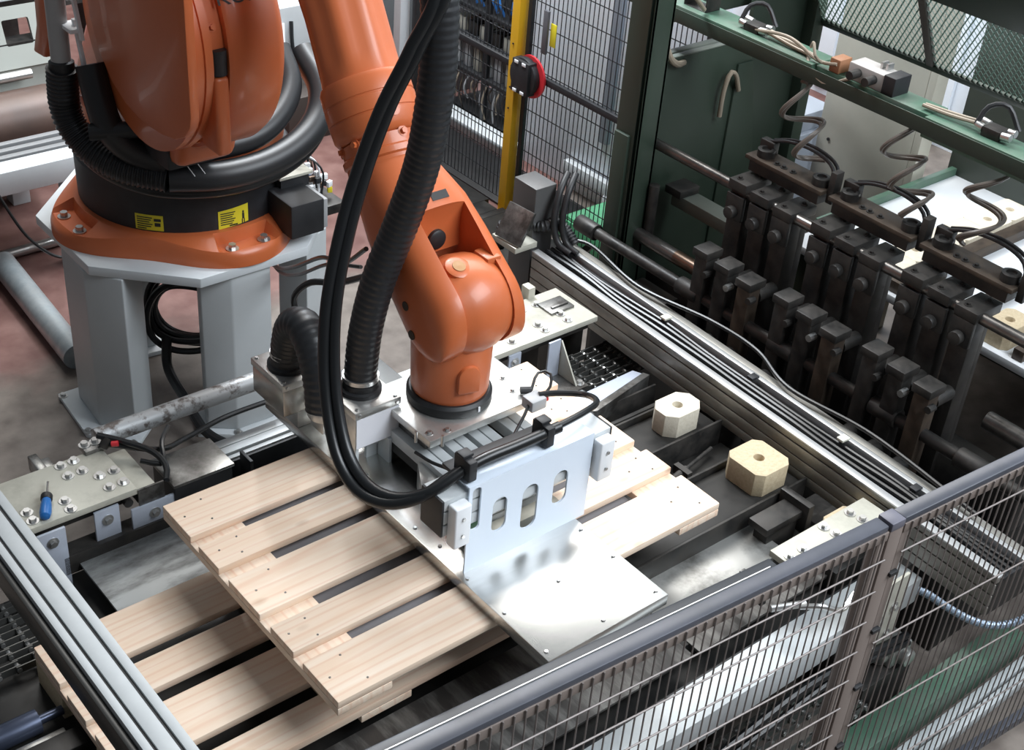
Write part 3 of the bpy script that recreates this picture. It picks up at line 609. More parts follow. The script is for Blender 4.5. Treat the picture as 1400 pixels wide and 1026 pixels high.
# forearm
Q0 = Vector((.17, .90, 2.0)); Qa = Vector((.158, .735, 1.80)); Q1 = Vector((.140, .575, 1.593)); Q2 = Vector((.135, .493, 1.496))
W = Vector((.135, .165, 1.225))
fd = (Q1-Q0).normalized(); fl = Vector((.9957, -.093, 0)); fl = (fl-fd*fl.dot(fd)).normalized(); fm = fd.cross(fl)
if fm.z < 0: fm = -fm
def oring(c, a, h, n=48, p=2., flute=0., u=fl, v=fm):
    R = []
    for i in range(n):
        th = 2*PI*i/n; ct, st = math.cos(th), math.sin(th)
        k = (abs(ct)**p+abs(st)**p)**(-1/p)
        f = 1+flute*(math.cos(8*th+.8) if st > -.3 else 0)
        R.append(Vector(c)+(u*ct*a+v*st*h)*k*f)
    return R
b = MB(); b.rings([oring(Q0-fd*.42, .135, .13), oring(Q0-fd*.1, .11, .11), oring(Q0, .102, .102, flute=.035), oring(Qa, .101, .101, flute=.04), oring(Q1-fd*.13, .102, .102, flute=.04), oring(Q1-fd*.095, .104, .104, flute=.01), oring(Q1-fd*.07, .108, .108)]); part('forearm', b, ORANGE, Rb)
b = MB(); b.lathe(Q1-fd*.075, fd, [(0, .10), (0, .112), (.012, .118), (.05, .119), (.052, .117), (.055, .117), (.057, .1195), (.095, .1195), (.0965, .117), (.099, .117), (.1, .119), (.135, .117), (.15, .108), (.16, .09)], 48); part('forearm_collar', b, ORANGE, Rb)
b = MB(); b.lathe(Q1+fd*.082, fd, [(0, .09), (0, .106), (.03, .106), (.035, .112), (.05, .112), (.055, .106), (.075, .108)], 48); rg = part('wrist_ring', b, ORANGE, Rb)
for k in range(10):
    th = 2*PI*k/10+.2; dr_ = fl*math.cos(th)+fm*math.sin(th); inst('bolt', BMO, rg, Q1+fd*.088+dr_*.104, dr_.to_track_quat('Z', 'Y').to_euler())
b = MB(); b.lathe(Q1+fd*.035+fm*.1165+fl*-.0, fm, [(0, .014), (.0035, .014), (.004, .010)], 20); part('port_plug', b, ORANGE, Rb)
# wrist fork
wd = (W-(Q1+fd*.13)).normalized(); wl = X.copy(); wl = (wl-wd*wl.dot(wd)).normalized(); wm = wd.cross(wl)
if wm.z < 0: wm = -wm
q = Q1+fd*.145
C1 = q.lerp(W, .12); C2 = q.lerp(W, .38); C3 = q.lerp(W, .62)
WX = Vector((.136, 0, 0))
def ctr(p, x): return Vector((x, p.y, p.z))
wdx = Vector((0, wd.y, wd.z)).normalized(); wmx = Vector((0, -wdx.z, wdx.y))
if wmx.z < 0: wmx = -wmx
rg_ = [oring(Q1+fd*.14, .104, .104), oring(C1, .112, .110, p=2.2, u=wl, v=wm), oring(ctr(C2, .137), .132, .118, p=2.7, u=X, v=wmx), oring(ctr(C3, .137), .136, .118, p=3.2, u=X, v=wmx), oring(ctr(q.lerp(W, .85), .137), .137, .119, p=3.6, u=X, v=wmx)]
for a in range(0, 90, 10): rg_.append(oring(ctr(W, .137)+wdx*.122*math.sin(math.radians(a)), .137-.01*(a/80)**3, .122*math.cos(math.radians(a)), p=3.8, u=X, v=wmx))
b = MB(); b.rings(rg_); body = mk(b, ORANGE)
def carve(me_, cyls):
    oa = bpy.data.objects.new('body_tmp', me_); COL.objects.link(oa); tmp = []
    for c_, r_ in cyls:
        cut = MB(); cut.cyl((.064, c_.y, c_.z), (.214, c_.y, c_.z), r_, n=80); ob = bpy.data.objects.new('cut_tmp', mk(cut, ORANGE)); COL.objects.link(ob); tmp.append(ob)
        md = oa.modifiers.new('cut', 'BOOLEAN'); md.object = ob; md.operation = 'DIFFERENCE'; md.solver = 'EXACT'
    bpy.context.view_layer.update(); out = bpy.data.meshes.new_from_object(oa.evaluated_get(bpy.context.evaluated_depsgraph_get()))
    for o_ in [oa]+tmp: bpy.data.objects.remove(o_)
    return out
SC_ = W+wmx*.2+wdx*.02
me = carve(body, [(W, .15), (SC_, .26)])
m_ = MB(); m_.b.from_mesh(me); bpy.data.meshes.remove(me); wh = part('wrist_housing', m_, ORANGE, Rb, ang=38)
ck = wh
for y_, z_ in ((.213, 1.240), (.184, 1.170)):
    b = MB(); b.lathe((-.0015, y_, z_), X, [(0, .006), (0, .0125), (.004, .0125)], 16); part('bolt_recess', b, IRON, ck)
b = MB(); b.lathe((.058, W.y, W.z), X, [(0, .08), (0, .112), (.01, .114), (.03, .126), (.075, .132), (.12, .126), (.142, .118), (.158, .112), (.16, .08)], 48); part('wrist_hub', b, ORANGE, Rb)
FC = Vector((.118, .168, 0))
b = MB(); b.lathe(FC, Z, [(.985, .09), (.985, .099), (1.0, .103), (1.06, .104), (1.12, .106), (1.2, .10)], 40); nk = part('wrist_neck', b, ORANGE, Rb)
b = MB(); b.prism([(-.03, 0), (.03, 0), (.03, .05)]+[(.03*math.cos(PI*i/10), .05+.03*math.sin(PI*i/10)) for i in range(1, 10)]+[(-.03, .05)], FC+Vector((-.025, -.112, 1.03)), Vector((.96, -.28, 0)), Z, Vector((.28, .96, 0))*.03); part('arch_boss', b, ORANGE, nk, .005)
b = MB(); b.lathe((.105, W.y-.01, W.z+.10), (-.0, -.35, .93), [(0, .036), (.03, .034), (.034, .026)], 24); bo = part('plug_boss', b, ORANGE, Rb)
b = MB(); b.lathe((.105, W.y-.0225, W.z+.1318), (-.0, -.35, .93), [(0, .017), (.002, .017), (.002, .008), (.0025, .004)], 20); part('plug', b, mat('plug_tan', (.42, .22, .09), .4), bo)
b = MB(); b.bx(.19, .235, W.y-.03, W.y+.03, W.z+.10, W.z+.128); part('stop_lug', b, ORANGE, Rb, .006)
pd_ = -wdx*math.cos(.72)-wmx*math.sin(.72); pp = SC_+pd_*.262; pp.x = .138
b = MB(); b.lathe(pp, -pd_, [(0, .02), (0, .027), (.012, .026), (.016, .02)], 24); part('rubber_plug', b, BLKR, Rb)
b = MB(); b.box(C2+wmx*.1185+X*.015, (.05, .022, .002), rot=Matrix((X, wdx, wmx)).transposed()); part('type_plate', b, INK, Rb)
b = MB(); b.lathe(FC, Z, [(.952, .08), (.952, .110), (.957, .113), (.978, .113), (.986, .106), (.986, .09)], 48); fl_ = part('tool_flange', b, BLKR, Rb)
b = MB(); b.box(FC+Vector((.01, -.1135, .969)), (.006, .003, .014)); part('zero_mark', b, PLASTW, fl_)
# hoses to the gripper
H1 = [(-.085, .280, .99), (-.084, .280, 1.05), (-.076, .272, 1.172), (-.053, .255, 1.313), (-.015, .225, 1.466), (.009, .185, 1.628), (.014, .156, 1.782), (.018, .149, 1.921), (.02, .163, 2.063), (.03, .24, 2.25), (.08, .42, 2.42)]
b = MB(); b.tube(H1, .0425, n=20, ridge=.0008, pitch=.018); part('dress_hose', b, HOSE, Rb)
H2 = [(.03, .26, 2.30), (-.005, .131, 2.092), (-.066, .143, 1.939), (-.12, .169, 1.807), (-.175, .179, 1.658), (-.232, .164, 1.514), (-.28, .139, 1.369), (-.307, .107, 1.236), (-.327, .058, 1.128), (-.34, -.006, 1.046), (-.336, -.081, 1.003), (-.301, -.15, .997), (-.243, -.197, 1.022), (-.172, -.211, 1.056), (-.105, -.218, 1.072), (-.013, -.225, 1.076), (.115, -.225, 1.076)]
for dx, dz in ((0, 0), (.022, .012)):
    b = MB(); b.tube([(p[0]+dx, p[1]-.4*dx, p[2]+dz) for p in H2], .0145, n=12); part('gripper_cable', b, CABLE, Rb)
b = MB(); b.tube([(.115, -.225, 1.08), (.242, -.205, 1.07), (.332, -.161, 1.041), (.374, -.076, .997), (.327, -.017, .985), (.285, .004, .983)], .0085, n=10); part('gripper_cable', b, CABLE, Rb)
H4 = [(-.158, .515, .955), (-.158, .508, 1.018), (-.160, .481, 1.09), (-.160, .433, 1.118), (-.165, .385, 1.098), (-.17, .345, 1.05), (-.175, .32, .99), (-.178, .31, .94)]
b = MB(); b.tube(H4, .047, n=18, ridge=.0009, pitch=.018); part('elbow_hose', b, HOSE, Rb)
for pts, r in (([(.42, 1.64, .58), (.375, 1.46, .62), (.31, 1.24, .75), (.241, .969, .938), (.19, .773, 1.03), (.12, .56, 1.2)], .007), ([(.135, .93, .72), (.128, .935, .78), (.12, .93, .86), (.14, .873, .93), (.16, .751, .985), (.15, .55, 1.12)], .010), ([(.44, 1.64, .56), (.385, 1.45, .60), (.315, 1.22, .73), (.25, .95, .92), (.20, .70, 1.05)], .006)):
    b = MB(); b.tube(pts, r, n=8); part('robot_lead', b, CABLE, Rb)

# ------------------------------------------------------------------ cable coil under the pedestal
for k in range(5):
    b = MB(); pts = []; c = Vector((.175+.010*k, 1.745+.018*k, .335+.006*math.sin(2*k)))
    for i in range(28):
        a = 2*PI*i/26+.4*k; rr_ = .150-.016*(k % 3)+.008*math.sin(2*a+k); pts.append(c+Vector((.77, -.63, 0))*rr_*math.cos(a)+Vector((.08, .10, .95))*rr_*math.sin(a)+Vector((.5, .6, 0))*.012*math.sin(3*a))
    b.tube(pts, .0125, n=8); one('cable_coil', b, CABLE, 'coiled black cable hanging between the pedestal legs', 'cable', 'coiled cables under the robot')
b = MB(); b.tube([(.10, 1.78, .25), (.06, 1.70, .18), (.05, 1.56, .13), (.06, 1.42, .06), (.16, 1.30, .022), (.30, 1.22, .02)], .018, n=10); one('floor_cable', b, CABLE, 'thick black cable running down from the coil to the floor', 'cable')

# ------------------------------------------------------------------ gripper
G = root('pallet_gripper', (.02, 0, .752), 'aluminium and steel pallet gripper with slotted white upright panel', 'gripper')
b = MB(); b.bx(-.17, .208, -.596, .62, .7525, .785); bp_ = part('base_plate', b, STEELP, G, .0015)
for x, y in ((-.155, -.57), (.19, -.57), (.02, -.57), (-.155, -.42), (.19, -.42), (-.155, -.28), (.02, -.41), (.19, -.3), (-.15, -.06), (-.15, .10), (-.15, .3), (-.14, -.15), (-.13, .18)): inst('screw', SCR, bp_, (x, y, .785))
b = MB(); b.bx(-.449, .449, -.37, .37, .697, .7045); part('support_plate', b, mat('fork_grey', (.30, .29, .30), .5, .2), G, .001)
b = MB(); b.bx(-.12, .185, -.572, -.41, .706, .7525); part('lower_jaw', b, ALU, G, .002)
b = slotted([(-.150, .785), (.236, .785), (.236, 1.046), (-.150, 1.046)], [[(x+px, z+pz) for px, pz in rrect(w, h, w*.48)] for x, z, w, h in ((-.053, .924, .044, .102), (.042, .903, .050, .135), (.139, .919, .046, .102))]+[[(-.127+px, .975+pz) for px, pz in rrect(.026, .125, .010)]], (0, -.259, 0), X, Z, Y*.005)
pw = part('upright_panel', b, PANELW, G, ang=30)
b = MB(); b.bx(-.150, .236, -.2542, -.205, 1.041, 1.046); part('panel_flange', b, PANELW, G, .001)
b = MB(); b.bx(-.150, .236, -.30, -.259, .785, .788); part('panel_foot', b, PANELW, G, .001) if False else b.b.free()
for z0, z1 in ((.925, .955), (.960, .995), (1.0, 1.03)): b = MB(); b.bx(-.215, .30, -.25, -.17, z0, z1); part('cross_profile', b, ALUW, G, .0015)
b = MB(); b.bx(-.213, .298, -.245, -.175, .93, 1.027); part('profile_core', b, BLK, G)
b = MB(); b.bx(-.221, -.215, -.25, -.17, .925, 1.03); part('end_cap', b, BLK, G, .001); b = MB(); b.bx(.30, .306, -.25, -.17, .925, 1.03); part('end_cap', b, BLK, G, .001)
for x0, x1 in ((-.205, -.158), (.244, .292)):
    b = MB(); b.bx(x0, x1, -.282, -.25, .90, 1.02); p = part('clamp_pad', b, PLASTW, G, .005, 3)
    for z in (.935, .985): inst('screw', SCR, p, ((x0+x1)/2, -.282, z), (PI/2, 0, 0))
b = MB(); b.bx(-.10, -.04, -.215, -.18, .79, .85); part('circuit_board', b, mat('board_green', (.02, .10, .05), .5), G, .001)
b = MB(); b.bx(-.10, .20, -.21, -.17, .785, .81); part('valve_strip', b, ZINC, G, .002)
# cable tray along the panel
tv = Vector((.27, -.012, .004)); b = MB(); b.box((-.01, -.188, 1.058), (.30, .045, .012), rz=-.02); part('cable_tray', b, BLK, G, .003)
for x in (-.135, .10): b = MB(); b.bx(x-.012, x+.012, -.25, -.19, 1.052, 1.108); b.bx(x-.016, x+.016, -.23, -.20, 1.108, 1.118); part('cable_clamp', b, BLK, G, .004)
# profile frame below the flange
for x0 in (-.045, .035, .115, .215):
    for i in range(2): b = MB(); b.bx(x0+i*.034, x0+i*.034+.030, -.14, .34, .85, .885); part('frame_profile', b, ALUW, G, .001)
    b = MB(); b.bx(x0+.002, x0+.062, -.14, .34, .82, .879); part('profile_core', b, mat('slot_dark', (.03, .03, .03), .5) if x0 != .115 else BLK, G)
for y0 in (-.13, .24): b = MB(); b.bx(-.06, .29, y0, y0+.045, .785, .822); part('frame_crossbar', b, ALU, G, .002)
for z0 in (.79, .83):
    b = slotted([(-.022, 0), (.022, 0), (.022, .038), (-.022, .038)], [[(-.015, .006), (.015, .006), (.015, .032), (-.015, .032)]], (-.085, -.03, z0), X*.85-Y*.5, Z, Vector((.5, .85, 0))*.1); part('tube_end', b, ALU, G, .001)
b = MB(); b.bx(-.045, .33, .03, .30, .93, .952); mp_ = part('mount_plate', b, ALU, G, .002)
b = MB(); b.bx(-.02, .25, .08, .26, .885, .93); part('mount_spacer', b, STEELD, G, .002)
for x, y in ((.27, .09), (.285, .15), (-.025, .06), (.02, .045), (-.02, .26), (.29, .27)): inst('bolt', BMS, mp_, (x, y, .952))
b = MB(); b.bx(.245, .295, -.02, .025, .952, .985); sb = part('sensor_box', b, GLASSG, G, .004)
b = MB(); b.cyl((.295, .0, .968), (.31, -.002, .968), .009, n=12); part('cable_gland', b, RED, sb)
b = MB(); b.tube([(.30, .05, .965), (.345, .08, .985), (.37, .06, .99), (.35, .03, .975), (.31, .01, .968)], .004, n=8); b.tube([(.25, .0, .968), (.19, -.04, .96), (.10, -.08, .93), (.0, -.08, .91), (-.06, -.02, .92), (-.075, .05, .92)], .0045, n=8); part('sensor_lead', b, CABLE, G)
b = MB(); b.cyl((.275, .065, .965), (.30, .05, .965), .010, n=10); part('sensor_plug', b, BLK, G)
for x, y in ((-.075, .0), (-.03, -.05)): b = MB(); b.cyl((x, y+.05, .952), (x, y+.05, .985), .004, n=8); part('stud', b, BOLT, G)
# junction boxes
def jbox(x0, x1, y0, y1, z0, z1, label, hx, hy, white):
    M_ = ALU if white else mat('box_steel', (.48, .46, .43), .25, .85)
    b = MB(); b.bx(x0, x1, y0, y1, z1-.022, z1); ld = part('box_lid', b, ALU, G, .0025)
    for x in (x0+.012, x1-.012):
        for y in (y0+.012, y1-.012): inst('screw', SCR, ld, (x, y, z1))
    for x in (x0+.014, x1-.014): inst('screw', SCR, ld, (x, y0, z1-.011), (PI/2, 0, 0))
    b = MB(); b.bx(x0+.003, x1-.003, y0+.003, y1-.003, z0, z1-.022); bd = part('box_body', b, M_, G, .004, label=label)
    if white: b = MB(); b.bx(x0+.006, x1-.004, y0+.0018, y0+.003, z0+.004, z1-.025); part('blank_label', b, LABELW, bd)
    b = MB(); b.lathe((hx, hy, z1), Z, [(0, .03), (0, .055), (.012, .055), (.016, .048), (.03, .047), (.034, .04)], 28); part('hose_gland', b, BLKR, ld)
    b = MB(); b.lathe((hx, hy, z1+.036), Z, [(0, .044), (0, .0475), (.012, .0475), (.012, .044)], 28); part('hose_clip', b, BOLT, ld)
jbox(-.158, -.016, .195, .355, .862, .982, 'steel junction box with a blank white front label', -.085, .280, True)
jbox(-.222, -.090, .437, .600, .845, .950, 'bare steel junction box', -.158, .515, False)
b = MB(); b.bx(-.055, -.045, .19, .25, .785, .862); b.bx(-.09, -.045, .24, .25, .785, .862); part('box_bracket', b, WHITEP, G, .001)
b = MB(); b.bx(-.145, -.135, .21, .34, .785, .862); part('box_bracket', b, WHITEP, G, .001)
b = MB(); b.bx(-.17, -.10, .45, .59, .785, .845); part('box_bracket', b, ALU, G, .002)
b = MB(); b.bx(-.20, -.14, .28, .34, .88, .93); b.cyl((-.175, .31, .92), (-.175, .31, .945), .045, n=20); part('valve_manifold', b, ALU, G, .003)
for i in range(4): b = MB(); b.cyl((-.02+.03*i, .34, .80), (-.02+.03*i, .34, .84), .012, n=12); part('pneumatic_fitting', b, [BLK, BOLT][i % 2], G)
b = MB(); b.bx(-.03, .10, .31, .40, .785, .80); part('valve_plate', b, ZINC, G, .001)
# ------------------------------------------------------------------ nailing machine: green frame
Nm = root('nailing_machine', (1.8, .3, 0), 'dark green nailing machine frame with columns, cross beam and shafts', 'machine')
b = MB(); b.bx(1.50, 1.515, .92, 1.03, 0, 2.3); b.bx(1.50, 1.60, .92, .94, 0, 2.3); b.bx(1.585, 1.60, .92, 1.03, 0, 2.3); part('column', b, GREEN, Nm, .003)
b = MB(); b.bx(1.488, 1.505, .955, 1.025, .30, 1.05); part('column_strip', b, GREEN, Nm, .003)
b = MB(); b.bx(1.60, 2.12, .985, 1.0, .30, 1.285); part('side_panel', b, GREEN, Nm, .003)
b = MB(); b.bx(1.60, 2.02, 1.02, 1.05, 1.25, 1.29); b.bx(1.60, 2.02, .985, 1.01, 1.285, 1.29); part('panel_flange', b, mat('worn_green_grey', (.17, .19, .165), .5), Nm, .002)
b = MB(); b.prism([(2.03, .42), (2.30, .42), (2.12, 1.20), (2.04, 1.20)], (0, .975, 0), X, Z, Y*.02); part('gusset_plate', b, GREEN, Nm, .003)
b = MB(); b.bx(2.10, 2.46, 1.0, 1.02, .40, 1.45); b.bx(2.40, 2.46, .95, 1.02, .40, 1.45); part('side_panel', b, GREEN, Nm, .003)
b = MB(); b.bx(1.50, 2.5, .95, 1.05, .0, .30); part('base_beam', b, DARK2, Nm, .005)
b = MB(); b.bx(1.72, 1.84, .42, 1.30, 1.40, 1.46); b.bx(1.74, 1.84, -.02, .42, 1.40, 1.455); b.bx(1.72, 1.83, -1.0, -.02, 1.39, 1.455); part('cross_beam', b, GREENL, Nm, .003)
b = MB(); b.bx(1.715, 1.72, -1.0, 1.30, 1.402, 1.45); part('beam_web', b, GREEN, Nm, .002)
b = MB(); b.bx(1.74, 2.46, 1.06, 1.14, 1.38, 1.44); part('cross_tie', b, GREEN, Nm, .003)
b = MB(); b.bx(1.74, 1.84, -1.0, -.90, 0, 1.39); part('column', b, GREEN, Nm, .003)
b = MB(); b.cyl((1.62, 1.0, 1.0), (1.62, -.9, 1.0), .019, n=16); part('upper_shaft', b, SHAFT, Nm)
b = MB(); b.cyl((1.57, 1.05, .66), (1.57, .60, .66), .026, n=16); part('lower_shaft', b, SHAFT, Nm)
b = MB(); b.cyl((1.57, .72, .66), (1.57, .575, .66), .0265, n=16); part('shaft_sleeve', b, COPPER, Nm)
b = MB(); b.cyl((1.47, 1.10, .64), (1.47, -1.0, .64), .021, n=16); part('front_shaft', b, DARK2, Nm)
for y in (1.08, .55, .12, -.30, -.62): b = MB(); b.cyl((1.47, y+.05, .64), (1.47, y-.05, .64), .032, n=16); part('shaft_collar', b, DARK2, Nm, .003)
b = MB(); b.bx(1.72, 1.80, .45, .92, .74, .79); part('slide_bar', b, mat('grey_green', (.13, .15, .13), .5), Nm, .004)
b = MB(); b.bx(1.70, 1.80, .86, .94, .79, .82); b.cyl((1.60, .90, .62), (1.60, .90, .86), .02, n=12); part('slide_stop', b, DARK2, Nm, .003)
b = MB(); b.bx(1.40, 1.50, .62, .80, .45, .56); part('shaft_block', b, DARK2, Nm, .005)
b = MB(); b.bx(1.38, 1.95, -.72, .92, .0, .36); part('machine_bed', b, DARK, Nm, .008)
b = MB(); b.bx(1.40, 1.46, -.72, .9, .36, .46); b.bx(1.62, 1.70, -.72, .9, .36, .5); part('bed_rail', b, DARK2, Nm, .004)
b = MB(); b.cyl((1.62, -.55, .70), (1.62, -.90, .70), .03, n=16); part('bright_shaft', b, SHAFT, Nm)
b = MB(); b.prism([(0, 0), (.03, 0), (.25, .30), (.22, .30)], (1.40, 1.30, .25), X*.4-Y*.9, Z, X*.02); part('floor_brace', b, DARK2, Nm)

# ------------------------------------------------------------------ three clamp units
def clamp(yc, label):
    R_ = root('clamp_unit', (1.62, yc, .36), label, 'clamp', 'nailing clamp units in a row')
    for k in range(3):
        y = yc+.115-.10*k; dz = -.008*k
        b = MB(); b.bx(1.585, 1.715, y-.040, y+.040, 1.005+dz, 1.04+dz); cp = part('cap_block', b, DARK2, R_, .004)
        for x in (1.61, 1.68): inst('bolt', BMD, cp, (x, y+.012 if x < 1.65 else y-.012, 1.04+dz))
        b = MB(); b.bx(1.60, 1.66, y-.034, y+.034, .40, 1.005+dz); part('clamp_post', b, DARK2, R_, .004)
        b = MB(); b.bx(1.585, 1.60, y-.038, y+.038, .90, .99); b.cyl((1.56, y, .93), (1.585, y, .93), .022, n=14); part('pivot', b, DARK2, R_, .003)
        b = MB(); b.bx(1.67, 1.71, y-.02, y+.02, .45, 1.0); part('rear_post', b, IRON if k == 1 else DARK2, R_, .003)
        # front row of followers
        yf = yc+.10-.10*k
        b = MB(); b.bx(1.445, 1.50, yf-.028, yf+.028, .46, .80-.01*k); part('follower_post', b, IRON if k == 2 else DARK2, R_, .004)
        b = MB(); b.bx(1.435, 1.515, yf-.034, yf+.034, .80-.01*k, .83-.01*k); fc = part('follower_cap', b, DARK2, R_, .004)
        b = MB(); b.cyl((1.515, yf, .73), (1.60, yf, .73), .024, n=14); part('link_pin', b, DARK2, R_)
        b = MB(); b.cyl((1.42, yf-.045, .76), (1.45, yf-.045, .76), .012, n=10); part('stud', b, BOLT if k == 1 else DARK2, R_)
        b = MB(); b.cyl((1.40, yf, .52), (1.445, yf, .52), .028, n=16); part('nut', b, DARK2, R_)
        for dx in (.0, .03): b = MB(); b.cyl((1.735+dx, y+.03, .62), (1.735+dx, y+.03, 1.0), .005, n=8); part('nail_tube', b, IRON, R_)
    b = MB(); b.bx(1.66, 1.755, yc-.165, yc+.165, 1.09, 1.105); tb = part('tie_bar', b, IRON, R_, .002)
    b = MB(); b.bx(1.67, 1.74, yc-.15, yc+.15, 1.05, 1.09); part('tie_block', b, DARK2, R_)
    for y in (yc+.115, yc-.125):
        b = MB(); b.lathe((1.705, y, 1.105), Z, [(0, .02), (0, .030), (.026, .030), (.028, .026), (.028, .017), (.02, .016)], 20); part('ring_nut', b, DARK2, tb)
    for y in (yc+.02, yc-.02, yc+.05): inst('bolt', BMD, tb, (1.69, y, 1.105))
    b = MB(); b.bx(1.69, 1.73, yc-.19, yc-.165, 1.06, 1.17); part('hose_socket', b, DARK2, R_, .003)
    b = MB(); b.bx(1.72, 1.75, yc+.10, yc+.16, 1.105, 1.15); part('valve', b, DARK2, R_, .003)
    for i in range(2):
        b = MB(); x = 1.735+.022*i; b.tube([(x, yc+.13, 1.145), (x, yc+.05, 1.175), (x, yc-.05, 1.185), (x, yc-.13, 1.165), (x-.02, yc-.172, 1.12)], .0062, n=8); part('air_hose', b, BLKR, R_)
clamp(.405, 'black clamp unit under the first tie bar, closest to the green column')
clamp(.045, 'black clamp unit in the middle of the nailing machine row')
clamp(-.315, 'black clamp unit at the fence end of the nailing machine row')

# ------------------------------------------------------------------ valves, wiring and coiled hoses on the green beam
Vb = root('valve_block', (1.775, .30, 1.456), 'pale grey valve block with black end on the green beam', 'valve')
b = MB(); b.bx(1.745, 1.82, .16, .30, 1.455, 1.51); part('body', b, mat('valve_grey', (.42, .40, .38), .45), Vb, .004)
b = MB(); b.bx(1.742, 1.823, .12, .165, 1.455, 1.515); part('end_block', b, BLK, Vb, .003)
b = MB(); b.bx(1.74, 1.80, .33, .37, 1.455, 1.50); part('bracket', b, mat('rust_brown', (.30, .14, .07), .55), Vb, .003)
for y in (.20, .26): b = MB(); b.cyl((1.745, y, 1.485), (1.70, y, 1.485), .014, n=12); part('coil', b, DARK2, Vb)
b = MB()
for y in (.19, .21): b.bx(1.785, 1.815, y-.004, y+.004, 1.51, 1.53)
part('terminal', b, BOLT, Vb)
b = MB(); b.tube([(1.76, .70, 1.475), (1.75, .55, 1.50), (1.745, .42, 1.47), (1.74, .34, 1.485)], .006, n=8); b.tube([(1.77, .70, 1.475), (1.77, .5, 1.475), (1.73, .44, 1.45), (1.72, .36, 1.42), (1.735, .28, 1.46)], .006, n=8); b.tube([(1.75, .46, 1.50), (1.72, .43, 1.53), (1.70, .40, 1.50), (1.74, .40, 1.47)], .005, n=8); part('air_line', b, HOSEB, Vb)
for yy, nm in ((.72, 'silver pneumatic fitting cluster with dark arched hose on the beam'), (-.22, 'silver pneumatic fitting cluster near the fence end of the green beam')):
    Fz = root('fitting_cluster', (1.78, yy, 1.456), nm, 'fitting')
    b = MB(); b.bx(1.755, 1.81, yy-.03, yy+.03, 1.455, 1.485); part('manifold', b, DARK2, Fz, .003)
    for dx, dy in ((-.02, .03), (.02, .035), (-.02, -.035), (.02, -.03)): b = MB(); b.cyl((1.785+dx, yy+dy, 1.475), (1.785+dx, yy+dy*1.8, 1.478), .012, n=12); part('fitting', b, BOLT, Fz)
    b = MB(); b.tube([(1.765, yy+.055, 1.478), (1.79, yy+.045, 1.53), (1.82, yy, 1.54), (1.825, yy-.05, 1.48)], .008, n=8); part('arched_hose', b, BLKR, Fz)
    for i in range(2): b = MB(); b.tube([(1.77+.02*i, yy-.06 if yy > 0 else yy+.06, 1.478), (1.765+.02*i, yy-.16 if yy > 0 else yy+.15, 1.47), (1.76+.012*i, yy-.26 if yy > 0 else yy+.24, 1.468)], .006, n=8); part('air_line', b, HOSEB, Fz)
Jb = root('terminal_box', (1.78, .98, 1.456), 'small open steel bracket standing on the green beam', 'bracket')
b = MB(); b.bx(1.75, 1.82, .92, .925, 1.456, 1.56); b.bx(1.75, 1.82, 1.02, 1.025, 1.456, 1.56); b.bx(1.75, 1.82, .92, 1.025, 1.456, 1.462); part('frame', b, DARK2, Jb, .001)
def helix(c0, c1, r, turns, n=18):
    c0 = Vector(c0); c1 = Vector(c1); a = (c1-c0).normalized(); q_ = a.to_track_quat('Z', 'Y').to_matrix(); u = q_ @ X; v = q_ @ Y; k = int(turns*n)
    return [c0.lerp(c1, i/k)+(u*math.cos(2*PI*i/n)+v*math.sin(2*PI*i/n))*r for i in range(k+1)]
for (a, c, tn), nm in ((((1.74, .50, 1.36), (1.74, .34, 1.14), 2.0), 'loosely coiled grey air hose dropping to the first clamp unit'),
                       (((1.78, .10, 1.36), (1.74, -.06, 1.14), 2.5), 'loosely coiled grey air hose dropping to the middle clamp unit'),
                       (((1.78, -.24, 1.36), (1.73, -.30, 1.14), 1.7), 'loosely coiled grey air hose dropping to the end clamp unit')):
    for i in range(2):
        b = MB(); b.tube([(p.x, p.y, p.z+.008*i) for p in helix(a, c, .052+.01*i, tn)], .0065, n=8, step=.012)
        one('coiled_air_hose', b, mat('grey_hose', (.16, .135, .115), .4), nm, 'hose', 'coiled air hoses')
for pts, r, nm in (([(1.56, .98, 1.60), (1.58, .96, 1.45), (1.64, .96, 1.32), (1.70, .97, 1.27), (1.75, .985, 1.262)], .012, 'beige hose bending over the top of the green side panel'),
                   ([(1.96, .96, 1.02), (1.955, .955, 1.12), (1.97, .95, 1.19), (2.01, .955, 1.17), (2.05, .965, 1.10)], .009, 'beige hose looping on the face of the green panel'),
                   ([(1.54, .93, 1.75), (1.56, .90, 1.62), (1.66, .90, 1.54), (1.74, .92, 1.475)], .008, 'pale wire bundle running onto the green beam')):
    b = MB(); b.tube(pts, r, n=10); one('hose', b, HOSEB, nm, 'hose')

# ------------------------------------------------------------------ mesh guard, beige panel, dark cover
Mg = root('mesh_guard', (2.45, .2, 1.3), 'sloping green perforated metal guard with steel frame over the machine', 'guard')
sd = Vector((-.50, 0, .866)); ex = MB()
y0g, y1g, Lg = -1.0, 1.25, .33
